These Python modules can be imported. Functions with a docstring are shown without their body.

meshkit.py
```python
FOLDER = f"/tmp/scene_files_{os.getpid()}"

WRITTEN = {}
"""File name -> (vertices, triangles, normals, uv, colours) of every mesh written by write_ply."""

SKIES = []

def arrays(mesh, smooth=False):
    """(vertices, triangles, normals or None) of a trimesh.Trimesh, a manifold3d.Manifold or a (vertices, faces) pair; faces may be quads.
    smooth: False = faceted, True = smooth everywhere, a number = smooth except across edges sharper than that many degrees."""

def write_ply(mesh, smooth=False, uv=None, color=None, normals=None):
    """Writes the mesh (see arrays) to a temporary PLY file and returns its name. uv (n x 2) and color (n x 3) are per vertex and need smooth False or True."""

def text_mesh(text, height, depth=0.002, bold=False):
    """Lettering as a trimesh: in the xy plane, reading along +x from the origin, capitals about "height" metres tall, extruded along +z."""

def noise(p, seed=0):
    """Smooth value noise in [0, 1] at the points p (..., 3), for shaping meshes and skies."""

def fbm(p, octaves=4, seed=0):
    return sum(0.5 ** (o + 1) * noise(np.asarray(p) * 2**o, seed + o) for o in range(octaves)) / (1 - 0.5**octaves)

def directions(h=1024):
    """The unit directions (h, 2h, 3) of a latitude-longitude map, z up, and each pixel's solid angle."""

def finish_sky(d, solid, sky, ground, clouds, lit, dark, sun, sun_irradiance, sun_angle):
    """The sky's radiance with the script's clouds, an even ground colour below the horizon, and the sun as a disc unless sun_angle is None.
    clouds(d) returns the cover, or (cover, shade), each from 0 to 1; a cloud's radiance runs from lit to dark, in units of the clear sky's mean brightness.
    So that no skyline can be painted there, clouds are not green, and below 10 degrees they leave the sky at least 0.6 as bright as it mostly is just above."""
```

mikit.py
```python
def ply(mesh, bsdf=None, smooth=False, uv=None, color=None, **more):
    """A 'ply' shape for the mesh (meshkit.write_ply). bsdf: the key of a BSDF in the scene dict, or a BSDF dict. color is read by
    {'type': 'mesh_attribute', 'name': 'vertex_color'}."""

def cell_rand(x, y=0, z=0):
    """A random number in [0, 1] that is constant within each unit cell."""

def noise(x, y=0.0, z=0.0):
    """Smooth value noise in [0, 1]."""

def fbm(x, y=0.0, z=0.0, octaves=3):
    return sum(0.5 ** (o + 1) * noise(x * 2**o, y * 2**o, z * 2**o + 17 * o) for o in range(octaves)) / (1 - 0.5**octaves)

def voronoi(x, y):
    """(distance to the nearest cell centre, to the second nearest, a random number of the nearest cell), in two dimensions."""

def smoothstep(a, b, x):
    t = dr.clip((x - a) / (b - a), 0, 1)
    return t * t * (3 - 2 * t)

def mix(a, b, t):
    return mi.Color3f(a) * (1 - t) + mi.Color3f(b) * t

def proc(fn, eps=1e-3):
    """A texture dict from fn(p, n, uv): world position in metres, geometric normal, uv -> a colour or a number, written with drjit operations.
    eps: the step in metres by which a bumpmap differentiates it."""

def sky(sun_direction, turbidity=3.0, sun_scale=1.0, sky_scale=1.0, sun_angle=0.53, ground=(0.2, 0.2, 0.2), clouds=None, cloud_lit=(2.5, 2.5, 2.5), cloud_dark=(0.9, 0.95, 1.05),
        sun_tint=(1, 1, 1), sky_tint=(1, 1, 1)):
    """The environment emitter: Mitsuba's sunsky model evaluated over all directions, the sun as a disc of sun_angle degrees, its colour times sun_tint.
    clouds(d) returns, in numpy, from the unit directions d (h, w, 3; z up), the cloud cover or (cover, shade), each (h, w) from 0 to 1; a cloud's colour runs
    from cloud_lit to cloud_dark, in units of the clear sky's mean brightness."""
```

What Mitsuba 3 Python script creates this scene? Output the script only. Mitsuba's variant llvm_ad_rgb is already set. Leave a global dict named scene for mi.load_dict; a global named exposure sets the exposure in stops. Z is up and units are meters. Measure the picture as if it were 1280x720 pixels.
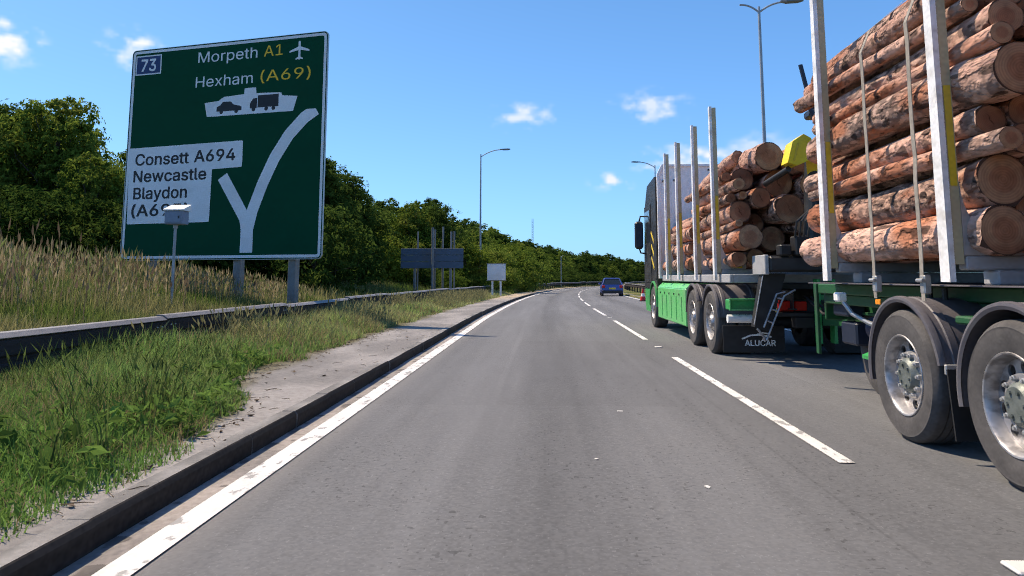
import math, random
import numpy as np, trimesh, mitsuba as mi, mikit, meshkit
import drjit as dr
from shapely.geometry import Polygon, LineString, Point, box as sbox
from shapely.ops import unary_union
from mikit import noise, fbm, voronoi, cell_rand, smoothstep, mix
T = mi.ScalarTransform4f
rng = np.random.default_rng(11)
scene, labels, used = {}, {}, set()

# ------------------------------------------------------------------ camera, sky, exposure
FPX, PITCH = 923.0, math.radians(7.0)
YAW = math.atan(40 / FPX * math.cos(PITCH))
FW = np.array([-math.sin(YAW) * math.cos(PITCH), math.cos(YAW) * math.cos(PITCH), math.sin(PITCH)])
CAM = np.array([0, 0, 1.22])
scene['camera'] = {'type': 'perspective', 'fov_axis': 'x', 'fov': math.degrees(2 * math.atan(640 / FPX)), 'near_clip': 0.05, 'far_clip': 6000.0,
                   'principal_point_offset_y': 0.1755,
                   'to_world': T().look_at(origin=CAM.tolist(), target=(CAM + FW).tolist(), up=[0, 0, 1])}
exposure = 2.1
SUN = np.array([-4.7, 3.1, 7.6])
CLOUDS = [(-.655, .262, .028, .022, 1.0), (-.528, .270, .030, .022, .95), (-.021, .216, .042, .015, .7), (.148, .225, .042, .018, .65),
          (.093, .128, .024, .012, .9), (.194, .150, .055, .022, 1.0), (.285, .161, .04, .022, .5)]


def clouds(d):
    az, el = np.arctan2(d[..., 0], d[..., 1]), np.arcsin(np.clip(d[..., 2], -1, 1))
    q = np.stack([az * 55 + el * 30, el * 95 - az * 14, az * 0 + 3], -1)
    wob = meshkit.fbm(q, 4, 5)
    cover = np.zeros(az.shape)
    for a, e, w, h, s in CLOUDS:
        r = np.sqrt(((az - a) / w) ** 2 + ((el - e) / h) ** 2)
        cover = np.maximum(cover, s * np.clip((1.25 - r + (wob - .5) * 3.2) * .75, 0, 1) ** 1.4 * np.clip(1.7 - r, 0, 1))
    p = d / np.maximum(d[..., 2:], .06)
    far = np.clip((meshkit.fbm(p * 1.7 + 9, 5, 3) - .66) * 7, 0, 1) * np.clip(np.abs(az) * 1.6 - 1.2, 0, 1) * np.clip(d[..., 2] * 8, 0, 1)
    return np.maximum(cover, far * .9), np.clip(.25 - el, 0, .2)


scene['sky'] = mikit.sky(SUN, turbidity=2.6, clouds=clouds, cloud_lit=(2.6, 2.6, 2.6), cloud_dark=(1.1, 1.15, 1.25), sky_tint=(0.70, 0.99, 1.20), sky_scale=1.0)


# ------------------------------------------------------------------ materials
def P(color, rough=.6, metal=0.0, spec=.5, **k):
    c = color if isinstance(color, dict) else {'type': 'rgb', 'value': list(color)}
    return {'type': 'twosided', 'bsdf': {'type': 'principled', 'base_color': c, 'roughness': rough, 'metallic': metal, 'specular': spec, **k}}


def bump(b, fn, scale, eps=.002):
    inner = b['bsdf'] if b['type'] == 'twosided' else b
    return {'type': 'twosided', 'bsdf': {'type': 'bumpmap', 'arbitrary': {**mikit.proc(fn, eps)}, 'bsdf': inner, 'scale': scale}}


def asphalt(p, n, uv):
    off, y = uv.x, uv.y
    g = fbm(p.x * 55, p.y * 55, 0, 2)
    big = fbm(off * .8, y * .10, 3, 4)
    mid = fbm(p.x * 3, p.y * 1.2, 8, 3)
    streak = fbm(off * 6, y * .22, 5, 3)
    bell = lambda c, w: dr.exp(-dr.square((off - c) / w))
    track = bell(-.75, .36) + bell(.98, .36) + bell(2.95, .36) + bell(4.75, .36)
    oil = bell(.12, .30) + bell(3.85, .30)
    v = .118 + .040 * (big - .5) + .014 * (mid - .5) + .034 * (streak - .5) + .012 * track - .020 * oil * (.5 + big) + .036 * (g - .5)
    stone = smoothstep(.82, .95, noise(p.x * 70, p.y * 70, 2))
    pit = smoothstep(.84, .9, noise(p.x * 42, p.y * 42, 7)) * smoothstep(.45, .6, noise(p.x * 2.1, p.y * 1.1, 4))
    v = v + .028 * stone - .035 * pit
    seam = dr.exp(-dr.square((off - 1.62 - .05 * (noise(y * .4) - .5)) / .010)) * smoothstep(.4, .6, noise(y * .7, 3, 1))
    crack = dr.exp(-dr.square((off + .2 - 1.3 * (fbm(y * .35, 2, 5, 4) - .5)) / .006)) * smoothstep(.62, .7, noise(y * .23, 9, 1))
    patch = smoothstep(.60, .605, noise(dr.floor(off * .55 + .3) * 3.1, dr.floor(y / 7.3) * 1.7, 2)) * smoothstep(.03, .05, off * .55 + .3 - dr.floor(off * .55 + .3))
    v = v * (1 - .14 * seam) * (1 - .45 * crack) * (1 - .06 * patch)
    edge = smoothstep(-1.45, -1.8, off)
    c = mi.Color3f(v * .985, v * .992, v * 1.03)
    return c * (1 - edge * .5) + mi.Color3f(.20, .185, .172) * edge * .5


def dusty(p, n, uv):
    a, b = fbm(p.x * 2.2, p.y * 1.2, 1, 4), fbm(p.x * 30, p.y * 30, 2, 3)
    c = mix((.20, .182, .17), (.30, .265, .24), smoothstep(.3, .7, a)) * (.72 + .56 * b)
    d = smoothstep(.72, .8, noise(p.x * 9, p.y * 9, 4))
    return c * (1 - .5 * d)


def paving(p, n, uv):
    a, b = fbm(p.x * 1.3, p.y * .7, 5, 4), fbm(p.x * 26, p.y * 26, 6, 3)
    c = mix((.165, .155, .148), (.245, .228, .215), smoothstep(.35, .65, a)) * (.75 + .5 * b)
    e = -2.46 - .80 * smoothstep(5.9, 8.2, uv.y)
    soil = smoothstep(e + .14, e - .16, uv.x + (a - .5) * .5)
    c = c * (1 - soil) + mi.Color3f(.10, .09, .05) * soil * (.5 + b)
    sand = smoothstep(38, 52, uv.y)
    return c * (1 - sand) + mi.Color3f(.34, .27, .19) * sand * (.7 + .6 * b)


def paint(p, n, uv):
    a, b = fbm(p.x * 4, p.y * 3, 2, 3), noise(p.x * 60, p.y * 60, 1)
    w = smoothstep(.62, .72, fbm(p.x * 16, p.y * 9, 4, 4))
    c = mi.Color3f(.62, .60, .575) * (.82 + .3 * a) * (.92 + .12 * b)
    return c * (1 - w * .7) + mi.Color3f(.14, .135, .13) * w * .7


def soil(p, n, uv):
    a, b = fbm(p.x * .35, p.y * .35, 1, 4), fbm(p.x * 9, p.y * 9, 3, 3)
    c = mix((.045, .062, .020), (.125, .115, .045), smoothstep(.35, .68, a))
    return c * (.5 + b)


def bark(p, n, uv):
    u, v = uv.x, uv.y
    a = fbm(u * 5, v * 2.2, 0, 4)
    flake = smoothstep(.46, .62, fbm(u * 26, v * 11, 3, 4))
    bare = smoothstep(.40, .58, fbm(u * 2.2 + 7, v * .7, 5, 3))
    c = mix((.38, .215, .165), (.53, .345, .275), a)
    c = mix((.17, .115, .095), (.42, .28, .22), flake) * (1 - bare) + c * bare
    red = smoothstep(.52, .75, fbm(u * 4, v * 1.3, 11, 3))
    c = c * (1 - red) + mi.Color3f(.33, .135, .075) * red
    dark = smoothstep(.58, .70, fbm(u * 30, v * 14, 9, 3)) * smoothstep(.35, .6, fbm(u * 3, v * 1.5, 31, 2))
    knot = smoothstep(.82, .88, noise(u * 11, v * 5.5, 21))
    fine = .72 + .56 * fbm(u * 70, v * 22, 3, 3)
    own = cell_rand(dr.floor(u / 8.0), 2, 5)
    tone = cell_rand(dr.floor(u / 8.0), 7, 1)
    c = c * (.98 + .34 * own)
    c = c * (1 - tone * .45) + c * mi.Color3f(1.0, .84, .74) * tone * .45
    return c * fine * (1 - .62 * dark) * (1 - .75 * knot)


def barkh(p, n, uv):
    u, v = uv.x, uv.y
    return smoothstep(.45, .62, fbm(u * 16, v * 7, 3, 4)) * .7 + fbm(u * 30, v * 20, 2, 3) * .5


def cutend(p, n, uv):
    r = dr.sqrt(uv.x * uv.x + uv.y * uv.y)
    k = noise(p.x * 3.1 + dr.floor(p.y * 2) * 2.3, p.z * 3.1, 3)
    r2 = r + .05 * (fbm(p.x * 11, p.z * 11, 0, 2) - .5)
    ring = .5 + .5 * dr.sin(r2 * 60)
    heart = smoothstep(.62, .42, r2)
    c = mix((.43, .245, .14), (.34, .15, .08), heart * .8)
    c = mix(c, (.24, .10, .055), smoothstep(.40, .62, k) * .8)
    c = c * (.80 + .20 * ring) * (.75 + .5 * fbm(p.x * 25, p.z * 25, 2, 3))
    rim = smoothstep(.935, .965, r)
    c = c * (1 - rim) + mi.Color3f(.085, .05, .035) * rim
    crack = smoothstep(.07, .0, dr.abs(uv.x * .8 + uv.y * .5 + .12 * (noise(uv.x * 5, uv.y * 5, 1) - .5))) * smoothstep(.6, .1, r)
    return c * (1 - .75 * crack * smoothstep(.45, .55, k))


def kerbc(p, n, uv):
    a, b = fbm(p.x * 3, p.y * 1.4, p.z * 6, 4), fbm(p.x * 40, p.y * 40, p.z * 40, 2)
    low = smoothstep(.62, .40, a)
    return mix((.16, .155, .15), (.27, .255, .24), a) * (.75 + .45 * b) * (1 - .35 * low)


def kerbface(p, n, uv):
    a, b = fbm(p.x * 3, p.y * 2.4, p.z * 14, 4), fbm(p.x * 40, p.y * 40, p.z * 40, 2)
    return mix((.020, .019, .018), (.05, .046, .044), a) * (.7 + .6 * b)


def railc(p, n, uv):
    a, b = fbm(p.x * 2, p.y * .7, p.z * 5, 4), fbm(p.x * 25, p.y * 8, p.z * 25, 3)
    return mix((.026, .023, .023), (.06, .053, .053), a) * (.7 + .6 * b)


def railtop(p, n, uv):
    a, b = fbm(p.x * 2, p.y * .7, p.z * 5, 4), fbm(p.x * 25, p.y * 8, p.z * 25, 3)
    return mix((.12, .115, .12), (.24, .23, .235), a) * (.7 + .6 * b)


def tyrec(p, n, uv):
    a, b = fbm(p.x * 6, p.y * 6, p.z * 6, 4), fbm(p.x * 50, p.y * 50, p.z * 50, 2)
    return mix((.042, .040, .041), (.115, .108, .106), a) * (.75 + .5 * b)


def dirty(c, d, k=.5, f=3.0):
    def fn(p, n, uv):
        a = fbm(p.x * f, p.y * f, p.z * f * 1.4, 4)
        b = noise(p.x * 45, p.y * 45, p.z * 45)
        return mix(c, d, smoothstep(.42, .75, a) * k) * (.9 + .2 * b)
    return mikit.proc(fn)


def leafc(c0, c1, c2):
    def fn(p, n, uv):
        a = fbm(p.x * .22, p.y * .22, p.z * .22, 3)
        b = noise(p.x * 1.1, p.y * 1.1, p.z * 1.1)
        r = cell_rand(p.x * 7, p.y * 7, p.z * 7)
        c = mix(c0, c1, smoothstep(.3, .7, a))
        return mix(c, c2, smoothstep(.5, .85, b) * .7) * (.7 + .6 * r)
    return mikit.proc(fn)


def leafmat(c0, c1, c2, tr=1.0):
    return {'type': 'principledthin', 'base_color': leafc(c0, c1, c2), 'roughness': .55, 'diff_trans': tr, 'spec_trans': 0.0}


def woodbark(p, n, uv):
    return mix((.05, .04, .03), (.13, .11, .09), fbm(p.x * 8, p.y * 8, p.z * 2, 3))


M = {
    'm_asphalt': P(mikit.proc(asphalt), .85, spec=.3), 'm_dusty': P(mikit.proc(dusty), .95, spec=.2), 'm_paving': P(mikit.proc(paving), .95, spec=.2),
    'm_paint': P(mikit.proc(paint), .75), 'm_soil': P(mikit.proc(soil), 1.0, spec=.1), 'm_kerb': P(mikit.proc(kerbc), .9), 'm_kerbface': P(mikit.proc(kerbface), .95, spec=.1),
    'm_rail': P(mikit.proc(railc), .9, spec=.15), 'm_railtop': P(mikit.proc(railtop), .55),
    'm_bark': bump(P(mikit.proc(bark), .85, spec=.25), barkh, .03, .004), 'm_cut': P(mikit.proc(cutend), .85, spec=.25),
    'm_tyre': P(mikit.proc(tyrec), .8, spec=.35),
    'm_green': P(dirty((.035, .30, .075), (.10, .20, .10), .45), .35), 'm_lightgreen': P(dirty((.115, .46, .14), (.19, .40, .19), .5), .35),
    'm_deepgreen': P(dirty((.012, .085, .028), (.035, .05, .032), .6), .5),
    'm_black': P(dirty((.014, .014, .016), (.05, .047, .045), .6), .5), 'm_guard': P(dirty((.095, .088, .10), (.15, .14, .14), .6), .55),
    'm_flap': P(dirty((.012, .012, .013), (.035, .034, .034), .5), .6),
    'm_alu': P(dirty((.46, .45, .46), (.20, .185, .18), .8, 14), .46, .7), 'm_hub': P(dirty((.16, .18, .17), (.07, .085, .075), .8, 14), .5, .3), 'm_steel': P(dirty((.50, .50, .50), (.33, .31, .29), .6), .45, .6),
    'm_stake': P(dirty((.80, .79, .79), (.48, .44, .38), .7, 5), .4), 'm_tan': P(dirty((.46, .40, .24), (.34, .29, .20), .6), .55),
    'm_yellow': P(dirty((.68, .48, .03), (.45, .33, .07), .6), .45), 'm_brightyellow': P(dirty((.85, .62, .02), (.70, .50, .05), .4), .4),
    'm_grey': P(dirty((.36, .36, .37), (.24, .23, .22), .6), .55), 'm_palegrey': P(dirty((.80, .78, .79), (.62, .59, .57), .5, 1.3), .5),
    'm_darkblue': P((.012, .018, .055), .5), 'm_navy': P((.015, .022, .045), .45), 'm_red': P((.55, .015, .012), .25), 'm_amber': P((.8, .28, .02), .3), 'm_white': P((.78, .78, .77), .5),
    'm_webbing': P(dirty((.30, .275, .24), (.20, .18, .15), .6, 8), .9),
    'm_signgreen': P(dirty((.0015, .060, .028), (.002, .050, .024), .5, .8), .75, spec=.12), 'm_signwhite': P(dirty((.74, .74, .76), (.62, .62, .63), .5, 1.2), .6),
    'm_signyellow': P((.85, .50, .02), .6), 'm_signblack': P((.012, .012, .014), .6), 'm_signblue': P((.012, .035, .13), .6),
    'm_signback': P(dirty((.09, .125, .18), (.09, .10, .12), .6, 1.5), .6), 'm_post': P(dirty((.21, .21, .21), (.14, .135, .13), .6, 2), .55),
    'm_galv': P(dirty((.36, .38, .40), (.26, .27, .28), .6, 2), .5, .3), 'm_box': P(dirty((.20, .24, .32), (.15, .17, .21), .6, 4), .55),
    'm_lamphead': P((.16, .18, .19), .5), 'm_carblue': P((.035, .075, .30), .3, clearcoat=.8), 'm_carred': P((.50, .02, .025), .3, clearcoat=.8),
    'm_glass': P((.02, .024, .028), .08, spec=.8), 'm_plate': P((.75, .55, .04), .5), 'm_headlamp': P((.7, .7, .72), .15), 'm_stud': P((.6, .58, .55), .5),
    'm_leafdark': leafmat((.045, .080, .016), (.075, .120, .024), (.13, .175, .036)), 'm_leafmid': leafmat((.095, .150, .022), (.155, .21, .034), (.24, .27, .055)),
    'm_leafyellow': leafmat((.12, .17, .024), (.18, .23, .03), (.25, .28, .05)), 'm_wood': P(mikit.proc(woodbark), .95, spec=.1),
    'm_blade': {'type': 'principledthin', 'base_color': {'type': 'mesh_attribute', 'name': 'vertex_color'}, 'roughness': .6, 'diff_trans': .9, 'spec_trans': 0.0},
    'm_debris': P((.10, .07, .045), .9),
}
scene.update(M)


# ------------------------------------------------------------------ helpers
def numbered(name):
    k, i = name, 0
    while k in used:
        i += 1
        k = f'{name}_{i:03d}'
    used.add(k)
    return k


def tag(k, label=None, cat=None, group=None, kind=None):
    labels[k] = {a: b for a, b in (('label', label), ('category', cat), ('group', group), ('kind', kind)) if b}
    return k


def thing(name, label, cat, group=None):
    return tag(numbered(name), label, cat, group)


def put(name, shape, parent=None, **lab):
    k = numbered(f'{parent}__{name}' if parent else name)
    scene[k] = shape
    if lab:
        tag(k, **lab)
    return k


def add(name, mesh, m, parent=None, smooth=False, uv=None, color=None, to_world=None, **lab):
    if isinstance(mesh, (list, tuple)):
        mesh = cat(mesh)
    s = mikit.ply(mesh, m, smooth, uv, color)
    if to_world is not None:
        s['to_world'] = to_world
    return put(name, s, parent, **lab)


def cat(ms):
    return trimesh.util.concatenate(list(ms))


def hull(pts):
    return trimesh.Trimesh(np.asarray(pts, float)).convex_hull


def bx(x0, x1, y0, y1, z0, z1, c=.008):
    c = min(c, (x1 - x0) * .4, (y1 - y0) * .4, (z1 - z0) * .4)
    pts = []
    for x, sx in ((x0, 1), (x1, -1)):
        for y, sy in ((y0, 1), (y1, -1)):
            for z, sz in ((z0, 1), (z1, -1)):
                pts += [(x, y + sy * c, z + sz * c), (x + sx * c, y, z + sz * c), (x + sx * c, y + sy * c, z)]
    return hull(pts)


def move(m, x=0, y=0, z=0):
    m = m.copy()
    m.apply_translation((x, y, z))
    return m


def tube(pts, r, n=8):
    p = np.asarray(pts, float)
    r = np.broadcast_to(np.asarray(r, float), (len(p),))
    t = np.gradient(p, axis=0)
    t /= np.linalg.norm(t, axis=1, keepdims=True) + 1e-12
    ref = np.array([0, 0, 1.0]) if abs(t[:, 2]).mean() < .75 else np.array([1.0, 0, 0])
    a = np.cross(t, ref)
    a /= np.linalg.norm(a, axis=1, keepdims=True) + 1e-12
    b = np.cross(t, a)
    th = np.arange(n) * 2 * np.pi / n
    v = p[:, None] + r[:, None, None] * (np.cos(th)[None, :, None] * a[:, None] + np.sin(th)[None, :, None] * b[:, None])
    i, j = np.meshgrid(np.arange(len(p) - 1), np.arange(n), indexing='ij')
    q = np.stack([i * n + j, i * n + (j + 1) % n, (i + 1) * n + (j + 1) % n, (i + 1) * n + j], -1).reshape(-1, 4)
    f = np.vstack([q[:, [0, 2, 1]], q[:, [0, 3, 2]]])
    v = v.reshape(-1, 3)
    k = len(v)
    v = np.vstack([v, p[:1], p[-1:]])
    j = np.arange(n)
    f = np.vstack([f, np.c_[np.full(n, k), j, (j + 1) % n], np.c_[np.full(n, k + 1), (len(p) - 1) * n + (j + 1) % n, (len(p) - 1) * n + j]])
    return trimesh.Trimesh(v, f, process=False)


def beam(p0, p1, w, h, up=(0, 0, 1), c=.006):
    """A chamfered bar from p0 to p1, w wide and h high (h along up)."""
    p0, p1 = np.asarray(p0, float), np.asarray(p1, float)
    L = np.linalg.norm(p1 - p0)
    y = (p1 - p0) / L
    x = np.cross(y, up)
    x /= np.linalg.norm(x)
    z = np.cross(x, y)
    m = bx(-w / 2, w / 2, 0, L, -h / 2, h / 2, c)
    A = np.eye(4)
    A[:3, 0], A[:3, 1], A[:3, 2], A[:3, 3] = x, y, z, p0
    m.apply_transform(A)
    return m


def lathe(prof, n=32, a0=0.0, a1=2 * math.pi):
    """Revolves (r, x) about the X axis; the solid's axis runs along x."""
    prof = np.asarray(prof, float)
    full = abs(a1 - a0 - 2 * math.pi) < 1e-6
    th = np.linspace(a0, a1, n + 1)[:n if full else n + 1]
    k = len(prof)
    v = np.stack([np.broadcast_to(prof[None, :, 1], (len(th), k)), prof[None, :, 0] * np.cos(th)[:, None], prof[None, :, 0] * np.sin(th)[:, None]], -1)
    rows = len(th) if full else len(th) - 1
    i, j = np.meshgrid(np.arange(rows), np.arange(k - 1), indexing='ij')
    i2 = (i + 1) % len(th)
    q = np.stack([i * k + j, i2 * k + j, i2 * k + j + 1, i * k + j + 1], -1).reshape(-1, 4)
    return trimesh.Trimesh(v.reshape(-1, 3), np.vstack([q[:, [0, 1, 2]], q[:, [0, 2, 3]]]), process=False)


def extr(poly, d):
    ps = getattr(poly, 'geoms', [poly])
    return cat([trimesh.creation.extrude_polygon(p, d, engine='earcut') for p in ps if p.area > 1e-9])


def frame(o, ex, ey, ez):
    A = np.eye(4)
    A[:3, 0], A[:3, 1], A[:3, 2], A[:3, 3] = ex, ey, ez, o
    return A


def prism_x(pts_yz, x0, x1):
    """A side profile (y, z) extruded across from x0 to x1."""
    m = extr(Polygon(pts_yz).buffer(0), x1 - x0)
    m.apply_transform(frame((x0, 0, 0), (0, 1, 0), (0, 0, 1), (1, 0, 0)))
    return m


def prism_y(pts_xz, y0, y1):
    m = extr(Polygon(pts_xz).buffer(0), y1 - y0)
    m.apply_transform(frame((0, y1, 0), (1, 0, 0), (0, 0, 1), (0, -1, 0)))
    return m


def cx(y):
    y = np.asarray(y, float)
    t = np.clip(y - 20, 0, 320)
    return t * t / 2000 + np.maximum(y - 340, 0) * .32


def zc(y):
    return -.0068 * np.clip(np.asarray(y, float) - 22, 0, 200)


def ground(off, y):
    off, y = np.asarray(off, float), np.asarray(y, float)
    left = np.interp(-off, [2.1, 5.6, 8, 12, 20, 40, 100, 400, 3000], [.115, .13, .55, 1.05, 1.5, 2.5, 5, 12, 30])
    right = np.interp(off, [6.1, 10.4, 10.6, 18.4, 18.8, 24, 60, 300, 3000], [.1, .1, -.03, -.03, .1, .3, 1.0, 6, 25])
    z = np.where(off < -2.05, left, np.where(off > 6.0, right, -.03))
    bump_ = meshkit.noise(np.stack([off * .5, y * .35, off * 0], -1), 4) - .5
    return z + zc(y) + np.where(off < -3.4, .10 * bump_, 0) + np.where(np.abs(off) > 40, np.clip(np.abs(off) / 300, 0, 4) * (meshkit.noise(np.stack([off * .01, y * .008, off * 0], -1), 9) - .5), 0)


def strip(offs, ys, zf):
    """A sheet along the road; uv = (offset, y)."""
    o, y = np.meshgrid(offs, ys)
    v = np.stack([o + cx(y), y, zf(o, y) + (0 if zf is ground else zc(y))], -1).reshape(-1, 3)
    k = len(offs)
    i, j = np.meshgrid(np.arange(len(ys) - 1), np.arange(k - 1), indexing='ij')
    a = i * k + j
    q = np.stack([a, a + 1, a + k + 1, a + k], -1).reshape(-1, 4)
    return trimesh.Trimesh(v, np.vstack([q[:, [0, 1, 2]], q[:, [0, 2, 3]]]), process=False), np.stack([o, y], -1).reshape(-1, 2)


# ------------------------------------------------------------------ ground and road
YS = np.r_[np.arange(-40, 120, 2.0), np.arange(120, 400, 5.0), np.arange(400, 1200, 40.0), 1600, 2400, 4000]
OFF = np.r_[-3000, -1500, -800, -400, -200, -120, -80, -60, -48, -40, np.arange(-34, -5, 1.0), np.arange(-5, -2.2, .4), -2.1, -2.04, -1, 2, 5.95, 6.05, 6.15, 8, 10.4, 10.6, 14, 18.4, 18.8, 21, 24, 30, 40, 60, 100, 200, 400, 900, 3000]
m_, uv_ = strip(OFF, YS, ground)
add('ground', m_, 'm_soil', uv=uv_, smooth=True, kind='structure', label='grassy ground of the verges and the land beyond the road')
RY = np.r_[np.arange(-40, 130, 2.0), np.arange(130, 420, 5.0), np.arange(420, 900, 40.0)]
flat = lambda h: (lambda o, y: o * 0 + h)
m_, uv_ = strip(np.array([-2.03, -1, 0, 1, 2, 3, 4, 5, 6.07]), RY, flat(0.0))
road = add('road', m_, 'm_asphalt', uv=uv_, kind='structure', label='worn grey asphalt carriageway of two lanes')
m_, uv_ = strip(np.array([10.55, 14, 18.45]), RY, flat(0.0))
add('opposite_road', m_, 'm_asphalt', uv=uv_, kind='structure', label='oncoming carriageway beyond the central reserve')
m_, uv_ = strip(np.array([-2.03, -1.86]), RY, flat(.004))
add('gutter', m_, 'm_dusty', road, uv=uv_, label='dusty strip between the kerb and the white edge line')


def line(name, o0, o1, y0, y1, **lab):
    n = max(2, int((y1 - y0) / 2) + 1)
    m, uv = strip(np.array([o0, o1]), np.linspace(y0, y1, n), flat(.008))
    add(name, m, 'm_paint', road, uv=uv, **lab)


line('edge_line', -1.86, -1.70, -10, 420, label='worn white edge line beside the left kerb')
line('edge_line', 5.62, 5.76, -10, 420, label='white edge line along the central reserve side')
for i in range(-1, 18):
    line('lane_dash', 1.94, 2.045, 5.15 + 9.75 * i, 5.15 + 9.75 * i + 6.5)
# paved strip behind the kerb
PY = np.r_[np.arange(-12, 70, 1.0), np.arange(70, 300, 5.0)]
m_, uv_ = strip(np.linspace(-3.5, -2.16, 5), PY, lambda o, y: .127 + 0 * o)
add('pavement_strip', m_, 'm_paving', uv=uv_, kind='structure', label='dusty paved strip between the kerb and the grass')
# kerb stones
kb = thing('kerb', 'weathered concrete kerb with a dark road face along the left lane', 'kerb')
st = hull([(a, y + (s * .003 if t else 0), z) for y, s in ((0, 1), (.912, -1)) for a, z, t in ((0, -.1, 1), (.006, .100, 0), (-.012, .124, 0), (-.02, .13, 1), (-.125, .13, 1), (-.125, -.1, 1))])
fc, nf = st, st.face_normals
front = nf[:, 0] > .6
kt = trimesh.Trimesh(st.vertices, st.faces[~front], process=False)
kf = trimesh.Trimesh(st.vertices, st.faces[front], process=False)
dt, df = mikit.ply(kt, 'm_kerb'), mikit.ply(kf, 'm_kerbface')
y = -3.0
k = 0
while y < 66:
    c0, c1 = float(cx(y)), float(cx(y + .915))
    tw = T().translate([-2.03 + c0 + rng.normal(0, .005), y, float(zc(y + .45)) + .006 + rng.normal(0, .002)]).rotate([0, 0, 1], -math.degrees(math.atan2(c1 - c0, .915)) + rng.normal(0, .15))
    s = put('stone', {**dt, 'to_world': tw}, kb)
    put('face', {**df, 'to_world': tw}, s)
    y += .915
    k += 1
far = []
for a, b in ((-2.155, -2.03),):
    m_, uv_ = strip(np.array([a, b, b + .002]), np.r_[np.arange(y, 300, 4.0)], lambda o, y: np.where(o > -2.0295, -.05, .128))
    far.append(m_)
add('far_stones', far, 'm_kerb', kb, kind='stuff')
m_, _ = strip(np.array([6.06, 6.062, 6.2, 6.202]), np.r_[np.arange(-12, 300, 4.0)], lambda o, y: np.where((o > 6.061) & (o < 6.201), .125, -.05))
add('central_kerb', m_, 'm_kerb', label='concrete kerb of the central reserve beyond the lorry', cat='kerb')

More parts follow.
